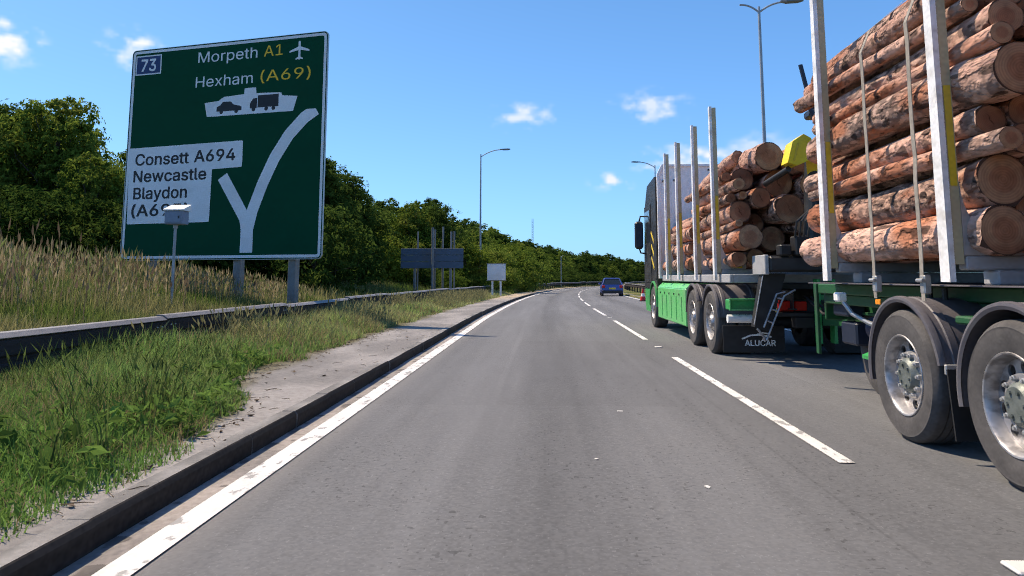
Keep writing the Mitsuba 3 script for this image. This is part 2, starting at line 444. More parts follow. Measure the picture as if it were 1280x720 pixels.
# road studs and small marks
for i, yy in enumerate((3.35, 13.3, 23.0)):
    add('road_stud', [bx(1.94 + float(cx(yy)), 2.06 + float(cx(yy)), yy - .07, yy + .07, .002 + float(zc(yy)), .022 + float(zc(yy)), .01)], 'm_stud',
        label=['pale road stud at the bottom right corner', 'pale road stud in the gap between the two nearest lane dashes', 'pale road stud in the far gap of the lane line'][i], cat='road stud', group='road studs in the lane line')
for i, (px_, py_, s_) in enumerate(((.69, 7.0, .03), (.95, 4.55, .018), (.35, 5.2, .014))):
    a = rng.uniform(0, 6.28, 9)
    pts = np.c_[px_ + s_ * np.cos(a), py_ + s_ * 1.4 * np.sin(a), rng.uniform(.001, .008, 9)]
    add('pale_stone', hull(pts), 'm_stud', label=['flat pale chip, farthest of the three in the near lane', 'pale chip nearest to the lane line in the near lane', 'smallest pale chip, leftmost of three in the near lane'][i], cat='stone', group='loose chips on the asphalt')

# ------------------------------------------------------------------ safety barriers
def barrier(key_label, off, y0, y1, step, first_len=4.8, bolts_to=0):
    b = thing('safety_barrier', key_label, 'safety barrier')
    y, i = y0, 0
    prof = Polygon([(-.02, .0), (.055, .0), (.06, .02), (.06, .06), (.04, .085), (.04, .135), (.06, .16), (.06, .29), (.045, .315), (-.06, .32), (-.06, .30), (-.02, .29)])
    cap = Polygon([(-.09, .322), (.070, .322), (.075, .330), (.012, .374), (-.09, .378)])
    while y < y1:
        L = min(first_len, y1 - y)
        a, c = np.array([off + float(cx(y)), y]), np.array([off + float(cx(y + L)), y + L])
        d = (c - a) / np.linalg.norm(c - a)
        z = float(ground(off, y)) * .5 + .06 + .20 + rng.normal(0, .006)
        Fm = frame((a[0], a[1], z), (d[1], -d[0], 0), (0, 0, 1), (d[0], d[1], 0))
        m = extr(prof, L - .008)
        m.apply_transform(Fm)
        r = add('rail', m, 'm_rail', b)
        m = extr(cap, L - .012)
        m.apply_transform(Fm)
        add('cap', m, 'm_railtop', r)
        if y < bolts_to:
            bolts = []
            for t in (.12, .24, L - .24, L - .12):
                for h_ in (.03, .24):
                    m = trimesh.creation.icosphere(1, .013)
                    m.apply_transform(Fm @ frame((.062, h_, t), (1, 0, 0), (0, 1, 0), (0, 0, 1)))
                    bolts.append(m)
            add('bolts', bolts, 'm_steel', r)
        y += L
    for py in np.arange(y0 + .6, y1, step):
        x = off + float(cx(py)) - .11
        g = float(ground(off, py))
        add('post', [bx(x - .05, x + .05, py - .05, py - .042, g - .3, g + .52, .002), bx(x - .05, x - .042, py - .05, py + .05, g - .3, g + .52, .002), bx(x - .05, x + .09, py + .042, py + .05, g - .3, g + .52, .002)], 'm_rail', b)
    return b


barrier('long dark steel safety barrier with pale top edge running along the left verge', -5.2, -4.4, 62, 2.4, bolts_to=22)
barrier('far safety barrier following the bend below the trees', -3.6, 92, 260, 4.0, 8.0)
barrier('safety barrier of the central reserve beyond the lorry', 8.0, -4, 250, 4.0, 8.0)

# ------------------------------------------------------------------ the big direction sign
BL, BR, Z0, SH = np.array([-11.75, 20.1]), np.array([-5.65, 18.6]), 1.70, 5.97
SW = float(np.linalg.norm(BR - BL))
eu = np.r_[(BR - BL) / SW, 0]
nn = np.cross(eu, (0, 0, 1))
SIGN = frame(np.r_[BL, Z0], eu, (0, 0, 1), nn)
sg = thing('direction_sign', 'tall dark green direction sign with white fork arrow and place names on posts', 'road sign')


def on_sign(m, z, M_=None):
    m = m.copy()
    m.apply_translation((0, 0, z))
    m.apply_transform(SIGN if M_ is None else M_)
    return m


def rrect(x0, y0, x1, y1, r):
    return sbox(x0 + r, y0 + r, x1 - r, y1 - r).buffer(r, 6)


U = lambda pts: [(u * SW, v * SH) for u, v in pts]
add('panel', on_sign(extr(rrect(0, 0, SW, SH, .12), .035), -.035), 'm_signgreen', sg)
add('border', on_sign(extr(rrect(.03, .03, SW - .03, SH - .03, .10).difference(rrect(.105, .105, SW - .105, SH - .105, .05)), .003), .002), 'm_signwhite', sg)
add('edge_trim', on_sign(extr(rrect(-.012, -.012, SW + .012, SH + .012, .125).difference(rrect(.001, .001, SW - .001, SH - .001, .12)), .05), -.045), 'm_steel', sg)
for i in range(9):
    add('stiffener', on_sign(bx(.15, SW - .15, .3 + i * .66, .36 + i * .66, -.09, -.037, .004), 0), 'm_galv', sg)
for u in (.14, .59, .855):
    p = BL + (BR - BL) * u
    q = p - nn[:2] * .20
    m = bx(-.11, .11, -.10, .10, float(ground(p[0] - 0, p[1])) - .4, Z0 + SH - .25, .01)
    m.apply_transform(frame((q[0], q[1], 0), eu, -nn, (0, 0, 1)))
    add('post', m, 'm_post', sg)
bp = U([(.013, .524), (.607, .532), (.607, .412), (.457, .407), (.454, .168), (.024, .166)])
bpl = Polygon(bp).buffer(-.04).buffer(.04, 4)
place = add('place_plate', on_sign(extr(bpl, .003), .002), 'm_signwhite', sg, label='white plate with black place names on the green sign')


def words(name, text, u0, u1, v0, capv, m, parent, z=.0065, bold=True, sq=None):
    t = meshkit.text_mesh(text, 1.0, .0025, bold)
    b = t.bounds
    t.apply_translation((-b[0, 0], 0, 0))
    t.apply_scale([(u1 - u0) * SW / (b[1, 0] - b[0, 0]), capv * SH, 1])
    t.apply_translation((u0 * SW, v0 * SH, 0))
    add(name, on_sign(t, z), m, parent)


words('lettering', 'Consett', .050, .335, .442, .052, 'm_signblack', place)
words('lettering', 'A694', .362, .572, .445, .052, 'm_signblack', place)
words('lettering', 'Newcastle', .045, .430, .363, .052, 'm_signblack', place)
words('lettering', 'Blaydon', .050, .335, .283, .052, 'm_signblack', place)
words('lettering', '(A695)', .045, .345, .203, .052, 'm_signblack', place)
words('lettering', 'Morpeth', .357, .660, .911, .050, 'm_signwhite', sg, .003, False)
words('lettering', 'Hexham', .350, .642, .794, .050, 'm_signwhite', sg, .003, False)
words('road_number', 'A1', .693, .785, .912, .050, 'm_signyellow', sg, .003, False)
words('road_number', '(A69)', .680, .924, .797, .050, 'm_signyellow', sg, .003, False)
# aeroplane symbol
ac = np.array([.866 * SW, .928 * SH])
fus = LineString([(0, -.24), (0, .21)]).buffer(.032)
pl = unary_union([fus, Polygon([(-.30, -.06), (-.30, -.015), (-.03, .09), (.03, .09), (.30, -.015), (.30, -.06), (0, .0)]), Polygon([(-.11, -.27), (-.11, -.235), (0, -.17), (.11, -.235), (.11, -.27), (0, -.24)])])
m = extr(pl, .0025)
m.apply_translation((ac[0], ac[1], 0))
add('aeroplane_symbol', on_sign(m, .003), 'm_signwhite', sg)
# junction number box
jb = sbox(.020 * SW, .877 * SH, .160 * SW, .972 * SH)
j = add('junction_plate', on_sign(extr(jb.buffer(-.03), .003), .002), 'm_signblue', sg)
add('plate_border', on_sign(extr(jb.difference(jb.buffer(-.035)), .004), .002), 'm_signwhite', j)
words('lettering', '73', .050, .132, .895, .057, 'm_signwhite', j)
# vehicles plate
vp = add('vehicle_plate', on_sign(extr(Polygon(U([(.402, .717), (.417, .651), (.845, .651), (.864, .717), (.790, .726), (.785, .740), (.663, .745), (.660, .772), (.604, .772), (.602, .745), (.500, .739), (.472, .722)])), .003), .002), 'm_signwhite', sg, label='white pictogram plate with a black car and lorry')
V = lambda pts: extr(Polygon(U(pts)), .0025)
C = lambda u, v, r: extr(Point(u * SW, v * SH).buffer(r), .0026)
car_ = [V([(.466, .672), (.592, .672), (.592, .688), (.575, .695), (.552, .700), (.535, .716), (.497, .716), (.483, .700), (.466, .694)]), C(.49, .669, .055), C(.566, .669, .055)]
add('car_symbol', [on_sign(x, .006 + .0004 * i) for i, x in enumerate(car_)], 'm_signblack', vp)
lor_ = [V([(.672, .678), (.774, .678), (.774, .734), (.672, .734)]), V([(.634, .676), (.668, .676), (.668, .722), (.650, .722), (.634, .700)]), C(.652, .671, .055), C(.715, .671, .055), C(.75, .671, .055)]
add('lorry_symbol', [on_sign(x, .006 + .0004 * i) for i, x in enumerate(lor_)], 'm_signblack', vp)
rd = unary_union([LineString(U([(.645, .028), (.645, .15)])).buffer(.19, cap_style=2), LineString(U([(.645, .115), (.668, .215), (.713, .335), (.765, .445), (.83, .545), (.90, .617), (.955, .652)])).buffer(.165, cap_style=2, join_style=1),
                  LineString(U([(.645, .115), (.632, .18), (.512, .372)])).buffer(.165, cap_style=2)])
rd = rd.intersection(sbox(0, 0, .972 * SW, .655 * SH))
add('fork_arrow', on_sign(extr(rd, .003), .002), 'm_signwhite', sg, label='white fork showing the left exit and the road bearing right')

# ------------------------------------------------------------------ small signs, detector box, lamps
d = thing('detector_box', 'grey box with white top on a thin pole in front of the green sign', 'roadside detector')
bxX, bxY = -7.84, 15.4
add('pole', tube([(bxX, bxY, float(ground(bxX, bxY)) - .3), (bxX, bxY, 2.27)], .030, 10), 'm_galv', d, smooth=40)
add('cabinet', bx(bxX - .18, bxX + .21, bxY - .15, bxY + .15, 2.34, 2.63, .015), 'm_box', d)
add('door', bx(bxX - .14, bxX + .17, bxY - .158, bxY - .1515, 2.37, 2.60, .004), 'm_box', d)
add('latch', bx(bxX + .12, bxX + .15, bxY - .166, bxY - .1585, 2.46, 2.52, .003), 'm_black', d)
add('lid', hull([(bxX + a, bxY + b, z) for a in (-.20, .235) for b, z in ((-.18, 2.632), (.18, 2.632), (-.18, 2.655), (.18, 2.78))]), 'm_white', d)
add('collar', tube([(bxX, bxY, 2.26), (bxX, bxY, 2.338)], .05, 10), 'm_galv', d, smooth=40)

gs = thing('roadside_panel', 'wide blue-grey slatted sign back on posts among the bushes', 'road sign')
for i in range(3):
    z = 1.72 + i * .36
    add('slat', bx(-7.75, -4.36, 39.9, 39.96, z, z + .345, .01), 'm_signback', gs)
for x in (-7.0, -5.05):
    add('leg', bx(x - .06, x + .06, 39.98, 40.1, float(ground(x, 40)) - .3, 2.75, .01), 'm_post', gs)
for i, (x, y, top, w) in enumerate(((-6.95, 40.6, 3.75, .05), (-5.98, 39.6, 3.9, .07), (-6.1, 41.3, 3.9, .05), (-5.75, 42.0, 4.1, .06), (-5.12, 40.7, 3.75, .06), (-5.0, 41.2, 3.8, .045))):
    add('bare_post', tube([(x, y, float(ground(x, y)) - .3), (x, y, top)], w, 10), 'm_post', smooth=40,
        label=['tall bare grey post, leftmost behind the blue-grey panel', 'thick bare post standing in front of the blue-grey panel', 'thin bare post just behind the thick one at the panel', 'bare post right of the thick one behind the panel', 'bare post near the right end of the blue-grey panel', 'thinnest bare post, rightmost at the panel'][i], cat='post', group='bare posts around the blue-grey panel')
ws = thing('square_sign', 'small square white sign on two short legs at the barrier end', 'road sign')
wx, wy = -3.2 , 50.0
add('panel', bx(wx - .62, wx + .62, wy - .02, wy + .02, 1.05, 2.12, .01), 'm_palegrey', ws)
add('frame', [bx(wx - .66, wx + .66, wy - .015, wy + .03, 2.122, 2.17, .006), bx(wx - .66, wx + .66, wy - .015, wy + .03, 1.0, 1.048, .006)], 'm_post', ws)
for x in (-.28, .28):
    add('leg', bx(wx + x - .06, wx + x + .06, wy + .032, wy + .12, 0, 2.0, .01), 'm_palegrey', ws)


def lamp(x, y, h, arms, label, r=.09):
    t = thing('street_lamp', label, 'street lamp', 'lamp columns along the road')
    g = float(ground(x - float(cx(y)), y)) - .2
    add('column', tube([(x, y, g), (x, y, g + 1.6), (x, y, g + 1.62), (x, y, h - .3), (x, y, h)], [r * 1.25, r * 1.25, r, r * .62, r * .55], 12), 'm_galv', t, smooth=40)
    for dx, dy, rise, hd in arms:
        L = math.hypot(dx, dy)
        ux, uy = dx / L, dy / L
        ts = np.linspace(0, 1, 8)
        pts = [(x + dx * t_, y + dy * t_, h - .25 + (rise + .25) * (1 - (1 - t_) ** 2.2)) for t_ in ts]
        a = add('arm', tube(pts, r * .45, 8), 'm_galv', t, smooth=40)
        if hd:
            e = np.array(pts[-1])
            m = hull([(s * w_, l, z) for s in (-1, 1) for l, w_, z in ((-.08, .07, 0), (.15, .15, -.05), (.15, .13, .05), (.62, .16, -.05), (.62, .11, .07), (.82, .08, -.02), (.82, .06, .04), (-.08, .06, .05))])
            m.apply_transform(frame(e - np.array([ux, uy, 0]) * .1, (uy, -ux, 0), (ux, uy, 0), (0, 0, 1)))
            add('lantern', m, 'm_lamphead', a)


lamp(-5.5, 64, 12.0, [(1.9, -.3, .35, True)], 'tall lamp column with one arm among the bushes on the left')
lamp(8.9, 29.7, 12.3, [(1.0, -.2, .12, True), (-.75, .1, .12, False)], 'tall lamp column rising behind the loaded lorry with its arm cut by the frame top')
lamp(10.75, 71, 12.0, [(-1.6, -.3, .25, True)], 'far lamp column whose arm shows left of the lorry cab')
lamp(7.0 + float(cx(150)) - 12.0, 150, 5.5, [(.5, 0, .1, False)], 'short distant column in front of the far trees')
ms = thing('radio_mast', 'thin distant mast rising above the wooded ridge', 'mast')
mx, my = -4.6, 300.0
for a in range(3):
    an = a * 2.094
    add('leg', tube([(mx + .45 * math.cos(an), my + .45 * math.sin(an), 0), (mx + .3 * math.cos(an), my + .3 * math.sin(an), 25)], .07, 6), 'm_galv', ms)
add('bracing', [tube([(mx + .4 * math.cos(a * 2.094), my + .4 * math.sin(a * 2.094), z), (mx + .4 * math.cos(a * 2.094 + 2.094), my + .4 * math.sin(a * 2.094 + 2.094), z + 1.0)], .035, 5) for z in range(1, 24) for a in range(3)], 'm_galv', ms)

# ------------------------------------------------------------------ trees
def leaves(cent, nrm, size, r):
    n = len(cent)
    nrm = nrm + r.normal(0, .55, (n, 3))
    nrm /= np.linalg.norm(nrm, axis=1, keepdims=True)
    t = np.cross(nrm, r.normal(0, 1, (n, 3)))
    t /= np.linalg.norm(t, axis=1, keepdims=True)
    b = np.cross(nrm, t)
    s = (size * r.uniform(.6, 1.35, n))[:, None]
    v = np.stack([cent - t * s, cent + b * s * .45 + nrm * s * .15, cent + t * s, cent - b * s * .45 + nrm * s * .15], 1).reshape(-1, 3)
    i = np.arange(n)[:, None] * 4
    return trimesh.Trimesh(v, np.vstack([i + [0, 1, 2], i + [0, 2, 3]]), process=False)


def make_tree(key, seed, h, rad, lobes, per_lobe, per, leaf, mat, low=.12, conic=0.0, cl=.34):
    """A shapegroup: tapered trunk with limbs (part trunk) and a crown of lobes made of leaf clumps (part crown)."""
    r = np.random.default_rng(seed)
    base = low * h
    trunk = [tube([(0, 0, -.4), (.05 * h * r.normal() * .3, .02, h * .3), (.0, .03 * h * r.normal() * .5, h * .62), (0, 0, h * .88)], [h * .022, h * .017, h * .011, h * .003], 8)]
    cents, norms = [], []
    for k in range(lobes):
        f = (k + r.uniform(.1, .9)) / lobes
        z = base + (h - base) * (.08 + .86 * f)
        wide = (math.sin(math.pi * min(1, f * .80 + .17)) ** .8) * (1 - conic) + conic * (1.02 - f)
        ang = k * 2.39996 + r.normal(0, .5)
        rr = rad * wide * r.uniform(.35, .85)
        c = np.array([rr * math.cos(ang), rr * math.sin(ang), z])
        R = rad * cl * r.uniform(.65, 1.3) * (.65 + .5 * wide)
        trunk.append(tube([(0, 0, max(.12 * h, z * .6)), (c[0] * .55, c[1] * .55, z * .86), tuple(c), tuple(c + [c[0] * .12, c[1] * .12, R * .8])], [h * .008, h * .005, h * .003, h * .001], 5))
        for q in range(int(per_lobe * (R / (rad * cl)) ** 1.6) + 3):
            d = r.normal(0, 1, 3) + [0, 0, .35]
            d /= np.linalg.norm(d)
            p = c + d * R * r.uniform(.55, 1.0) ** .6 * (1.35 if r.uniform() < .12 else 1.0) * [1.1, 1.1, .85]
            cr = R * r.uniform(.14, .34)
            n_ = int(per * r.uniform(.5, 1.4))
            g = r.normal(0, 1, (n_, 3)) * [1, 1, .62]
            cents.append(p + g * cr * .6)
            norms.append(g * .35 + d * .55 + [0, 0, .4])
    crown = leaves(np.vstack(cents), np.vstack(norms), leaf, r)
    scene[key] = {'type': 'shapegroup', 'trunk': mikit.ply(cat(trunk), 'm_wood', 40), 'crown': mikit.ply(crown, mat)}


make_tree('tree_kind_a', 1, 10, 4.4, 34, 30, 22, .15, 'm_leafdark', .10)
make_tree('tree_kind_b', 2, 10, 3.8, 30, 30, 22, .15, 'm_leafmid', .08)
make_tree('tree_kind_c', 3, 10, 3.0, 30, 30, 22, .15, 'm_leafdark', .05, .55)
make_tree('tree_kind_d', 4, 10, 4.6, 26, 22, 14, .26, 'm_leafmid', .03)
make_tree('tree_kind_e', 5, 10, 4.2, 26, 22, 14, .26, 'm_leafdark', .03)
make_tree('tree_kind_f', 6, 10, 3.4, 24, 22, 14, .26, 'm_leafdark', .03, .6)
make_tree('bush_kind_a', 7, 3, 1.9, 18, 24, 20, .09, 'm_leafyellow', .0, cl=.4)
make_tree('bush_kind_b', 8, 3, 2.1, 18, 24, 20, .09, 'm_leafmid', .0, cl=.4)
make_tree('bush_kind_c', 9, 3, 2.1, 18, 24, 20, .09, 'm_leafdark', .0, cl=.4)


def plant(name, kind, x, y, h, label, cat_, group=None, wide=1.0):
    base = 3 if kind.startswith('bush') else 10
    s = h / base
    z = float(ground(x - float(cx(y)), y)) - .1
    k = numbered(name)
    scene[k] = {'type': 'instance', 'group': {'type': 'ref', 'id': kind}, 'to_world': T().translate([x, y, z]).rotate([0, 0, 1], float(rng.uniform(0, 360))).scale([s * wide, s * wide, s])}
    tag(k, label, cat_, group)


NEAR = [  # px column in the photograph is only a note; x, y, height are metres
    ('a', -25.2, 34, 7.6, 1.0, 'broad dark tree cut by the left edge of the frame'), ('b', -22.6, 33, 8.2, .85, 'tallest tree of the left edge group, bright leaves on top'),
    ('b', -19.6, 31, 5.2, .9, 'lower leafy tree just left of the big green sign'), ('b', -21.6, 38, 6.6, .8, 'paler tree seen between the left group and the sign'),
    ('a', -17.0, 36, 5.2, 1.1, None), ('b', -14.0, 34, 6.0, 1.1, None), ('a', -12.0, 36, 6.4, 1.1, None),
    ('c', -11.0, 34.5, 6.3, 1.2, 'dark pointed tree against the right edge of the green sign'), ('c', -10.6, 37.5, 5.4, 1.15, 'dark conical tree right of the green sign, second from it'), ('c', -10.3, 41, 4.6, 1.1, 'short dark tree right of the sign, third from it'),
    ('a', -27.5, 40, 8.5, 1.0, None), ('a', -11.6, 40, 6.2, 1.2, None),
    ('b', -12.5, 56, 5.5, 1.0, 'mid green tree above the blue-grey panel, left one'), ('b', -10.4, 58, 6.6, .85, 'tallest green tree above the blue-grey panel with open top'), ('a', -8.6, 60, 6.6, .9, 'dark tree above the right end of the blue-grey panel'),
    ('c', -9.8, 64, 7.6, .9, 'dark pointed tree rising behind the green ones above the panel'), ('b', -14.5, 50, 4.8, 1.0, 'leafy tree at the left end of the blue-grey panel'), ('a', -16, 60, 7.4, 1.0, None),
]
for kd, x, y, h, w, lab in NEAR:
    plant('tree', 'tree_kind_' + kd, x, y, h, lab or 'tree hidden for the most part behind the big green sign', 'tree', None if lab else 'trees behind the green sign', w)
for x, y, h, kd, lab in [(-13.4, 46, 2.9, 'a', 'yellow-green bush left of the blue-grey panel'), (-11.4, 42, 2.6, 'c', 'dark bush under the trees right of the green sign'), (-10.6, 50, 2.9, 'a', 'bright yellow-green bush behind the left end of the panel'),
                         (-6.1, 58, 3.8, 'a', 'tall yellow-green bush right of the blue-grey panel beside the lamp column'), (-7.5, 60, 3.4, 'a', 'yellow-green bush behind the right end of the panel'), (-8.2, 50, 1.8, 'c', 'low dark bush under the blue-grey panel'),
                         (-5.2, 64, 2.0, 'c', 'low dark bush behind the white square sign'), (-6.6, 52, 1.5, 'b', 'small bush at the right leg of the panel'), (-5.0, 70, 3.6, 'b', 'green bush right of the lamp column'), (-3.6, 66, 2.4, 'b', 'rounded bush above the white square sign'),
                         (-2.6, 76, 4.0, 'b', 'leafy bush right of the white square sign'), (-4.4, 82, 4.6, 'a', 'pale green bush on the slope behind the white sign'), (-11.0, 49, 3.4, 'a', 'yellow-green bush between the trees left above the panel'), (-9.3, 57, 3.8, 'a', 'yellow-green bush above the middle of the panel'), (-13.8, 40, 1.8, 'b', 'low green bush right of the sign legs'), (-3.0, 90, 4.8, 'a', 'pale bush farthest up the slope behind the white sign')]:
    plant('bush', 'bush_kind_' + kd, x, y, h, lab, 'bush')
WORDS = ['first', 'second', 'third', 'fourth', 'fifth', 'sixth', 'seventh', 'eighth', 'ninth']
for i in range(9):
    plant('bush', 'bush_kind_c', -26 + i * 2.0 + rng.normal(0, .4), 29.5 + rng.normal(0, .8), 2.6 + rng.uniform(0, .8), f'dark undergrowth bush below the trees behind the sign, {WORDS[i]} from the left', 'bush', 'undergrowth bushes below the left trees')
i = 0
for y in np.r_[np.arange(70, 200, 8.0), np.arange(200, 430, 11.0)]:
    for row, (o, hh) in enumerate(((-11.5, 6.8), (-17, 9.2), (-24, 10.5))):
        yy, oo = y + rng.uniform(-3, 3), o + rng.uniform(-1.6, 1.6)
        hgt = hh * rng.uniform(.85, 1.12) * np.interp(yy, [70, 110, 160, 430], [.72, .95, 1.0, 1.05])
        kd = rng.choice(['d', 'e', 'f', 'e'])
        if (row == 0 and yy < 190) or (row == 1 and yy < 120 and i % 2):
            kd = 'd'
        i += 1
        plant('tree', 'tree_kind_' + kd, oo + float(cx(yy)), yy, hgt, 'tree in the dense green belt along the far bend', 'tree', 'trees of the far roadside belt', 1.05)
    plant('bush', 'bush_kind_' + ('b' if y < 110 else 'c'), -8.0 + rng.uniform(-.8, .8) + float(cx(y)), y + 3, rng.uniform(2.5, 4.2), 'bush along the foot of the far tree belt', 'bush', 'bushes below the far tree belt', 1.3)
for y in np.arange(20, 420, 13.0):
    plant('tree', 'tree_kind_' + rng.choice(['d', 'e', 'f']), 27 + rng.uniform(-2, 4) + float(cx(y)), y, rng.uniform(5, 8), 'tree beyond the oncoming carriageway, hidden by the lorry for the most part', 'tree', 'trees beyond the oncoming carriageway')


# ------------------------------------------------------------------ grass
def blades(xy, z, h, w, lean, col, r, head=None):
    n = len(xy)
    az = r.uniform(0, 6.283, n)
    fa = r.uniform(0, 6.283, n)
    side = np.c_[np.cos(fa), np.sin(fa), np.zeros(n)] * (w / 2)[:, None]
    ld = np.c_[np.cos(az), np.sin(az), np.zeros(n)] * (h * lean)[:, None]
    b = np.c_[xy, z]
    mid = b + ld * .3 + np.c_[np.zeros((n, 2)), h * .55]
    tip = b + ld + np.c_[np.zeros((n, 2)), h * np.sqrt(np.clip(1 - lean ** 2 * .6, .2, 1))]
    v = np.stack([b - side, b + side, mid + side * .8, mid - side * .8, tip], 1)
    f = [[0, 1, 2], [0, 2, 3], [3, 2, 4]]
    c = np.repeat(col[:, None, :], 5, 1)
    if head is not None:
        hs = side * head / (np.linalg.norm(side, axis=1, keepdims=True) * 2 + 1e-9)
        up = tip - mid
        up /= np.linalg.norm(up, axis=1, keepdims=True)
        L = (h * .16)[:, None]
        v = np.concatenate([v, np.stack([tip - up * L * .6, tip + hs, tip + up * L, tip - hs], 1)], 1)
        f += [[5, 6, 7], [5, 7, 8]]
        c = np.concatenate([c, np.repeat((col * .9)[:, None, :], 4, 1)], 1)
    k = v.shape[1]
    F = (np.arange(n)[:, None, None] * k + np.array(f)[None]).reshape(-1, 3)
    return trimesh.Trimesh(v.reshape(-1, 3), F, process=False), c.reshape(-1, 3)


def nz(x, y, f, s):
    return meshkit.fbm(np.stack([x * f, y * f, x * 0 + s], -1), 3, s)


def joined(parts):
    return cat([p[0] for p in parts]), np.vstack([p[1] for p in parts])


def field(n, y0, y1, o0, o1, keep, r, power=1.0):
    y = y0 + (y1 - y0) * r.uniform(0, 1, n) ** power
    o = r.uniform(o0, o1, n)
    k = keep(o, y) > r.uniform(0, 1, n)
    return o[k], y[k]


r = np.random.default_rng(5)
edge = lambda y: np.interp(y, [0, 4.2, 5.8, 6.8, 7.8, 9, 13, 30, 60], [-2.28, -2.30, -2.42, -2.75, -3.25, -3.35, -3.3, -3.3, -3.4])
parts = []
for n, y0, y1, pw, wid in ((78000, 1.5, 8, .9, .008), (46000, 8, 20, 1.0, .012), (30000, 20, 62, 1.3, .024)):
    o, y = field(n, y0, y1, -6.0, -2.2, lambda o, y: np.clip((edge(y) + .30 * (nz(o, y, 1.4, 3) - .5) * 2 - o) * 9, 0, 1) * np.clip(.45 + 1.4 * nz(o, y, .9, 6), 0, 1), r, pw)
    g = nz(o, y, .55, 2)
    q = np.clip((edge(y) - o + .25) / 1.3, 0, 1)
    h = (.07 + .30 * q * g * 1.5) * r.uniform(.5, 1.35, len(o)) * np.interp(y, [2, 7, 10, 16, 40], [.85, .9, 1.05, 1.1, 1.0])
    dry = np.clip(np.interp(y, [6, 10, 18, 35], [.0, .2, .55, .75]) + (nz(o, y, .8, 8) - .5) * 1.4, 0, 1)[:, None]
    gcol = np.array([.072, .135, .030]) * (1 - g[:, None] * .5) + np.array([.135, .20, .062]) * g[:, None] * .5
    col = gcol * (1 - dry) + np.array([.225, .225, .105]) * dry
    col *= 1.85 * r.uniform(.6, 1.4, (len(o), 1))
    dead = (r.uniform(0, 1, len(o)) < .09 + .35 * (nz(o, y, 1.1, 17) > .58))[:, None]
    col = np.where(dead, np.array([.27, .22, .12]), col)
    parts.append(blades(np.c_[o + cx(y), y], ground(o, y) - .02, h, wid * r.uniform(.7, 1.5, len(o)), r.uniform(.05, .75, len(o)), col, r))
m_, c_ = joined(parts)
add('verge_grass', m_, 'm_blade', color=c_, kind='stuff', label='green grass growing between the barrier and the paved strip')
# weeds hanging over the kerb and flowering stems
parts = []
o, y = field(5200, 1.8, 9, -4.8, -2.3, lambda o, y: np.clip((edge(y) - .1 - o) * 3, 0, 1) * (nz(o, y, 1.6, 12) > .52), r)
parts.append(blades(np.c_[o + cx(y), y], ground(o, y) - .02, r.uniform(.22, .52, len(o)), r.uniform(.008, .018, len(o)), r.uniform(.1, .6, len(o)), np.array([.085, .12, .035]) * r.uniform(.6, 1.7, (len(o), 1)), r, .016))
o, y = field(9000, 9, 45, -5.0, -3.2, lambda o, y: np.clip((edge(y) - .05 - o) * 2, 0, 1) * (nz(o, y, .8, 14) > .45), r)
parts.append(blades(np.c_[o + cx(y), y], ground(o, y) - .02, r.uniform(.25, .62, len(o)), r.uniform(.008, .016, len(o)), r.uniform(.1, .5, len(o)), np.array([.25, .24, .12]) * r.uniform(.6, 1.4, (len(o), 1)), r, .03))
wl = []
for _ in range(230):
    y = r.uniform(1.9, 9.5)
    o = float(edge(y)) - .05 - abs(r.normal(0, .75))
    n_ = int(r.integers(8, 22))
    a = r.uniform(0, 6.283, n_)
    rr_ = r.uniform(.02, .13, n_)
    zz = float(ground(o, y)) + r.uniform(.02, .22, n_) * r.uniform(.4, 1.3)
    m = leaves(np.c_[o + float(cx(y)) + rr_ * np.cos(a), y + rr_ * np.sin(a), zz], np.c_[np.cos(a) * .5, np.sin(a) * .5, np.ones(n_) * .8], r.uniform(.025, .055), r)
    wl.append((m, np.tile(np.array([.12, .20, .045]) * r.uniform(.6, 1.5), (len(m.vertices), 1))))
parts += wl
m_, c_ = joined(parts)
add('verge_weeds', m_, 'm_blade', color=c_, kind='stuff', label='taller weeds and seeding stems in the verge')
lit = []
for _ in range(330):
    y = r.uniform(2, 16)
    o = float(edge(y)) + abs(r.normal(0, .16)) - .05 if r.uniform() < .75 else r.uniform(-3.2, -2.12)
    if o > -2.1:
        continue
    c = np.array([o + float(cx(y)), y, .138])
    if r.uniform() < .5:
        a = r.uniform(0, 3.14)
        d_ = np.array([math.cos(a), math.sin(a), r.uniform(-.02, .1)]) * r.uniform(.02, .09)
        lit.append(tube([c - d_, c + d_ * .2 + [0, 0, .004], c + d_], [.002, .0028, .0015], 4))
    else:
        lit.append(hull(c + r.normal(0, 1, (7, 3)) * np.array([.011, .011, .004]) * r.uniform(.5, 1.5)))
add('verge_litter', lit, 'm_debris', kind='stuff', label='twigs, dead leaves and grit strewn on the paved strip')
# behind the barrier
parts = []
for n, y0, y1, o0, o1, wid, hh in ((42000, 6, 20, -14, -5.4, .014, .30), (36000, 20, 62, -26, -5.4, .03, .36), (9000, 62, 110, -16, -3.6, .05, .4)):
    o, y = field(n, y0, y1, o0, o1, lambda o, y: np.clip(.3 + 1.3 * nz(o, y, .5, 21), 0, 1), r)
    dry = np.clip(.35 + (nz(o, y, .45, 22) - .45) * 2.6, 0, 1)[:, None]
    col = (np.array([.11, .17, .036]) * (1 - dry) + np.array([.26, .245, .11]) * dry) * r.uniform(.6, 1.4, (len(o), 1))
    parts.append(blades(np.c_[o + cx(y), y], ground(o, y) - .03, hh * r.uniform(.5, 1.5, len(o)), wid * r.uniform(.7, 1.4, len(o)), r.uniform(.05, .6, len(o)), col, r))
m_, c_ = joined(parts)
add('bank_grass', m_, 'm_blade', color=c_, kind='stuff', label='yellowing grass on the bank behind the barrier')
parts = []
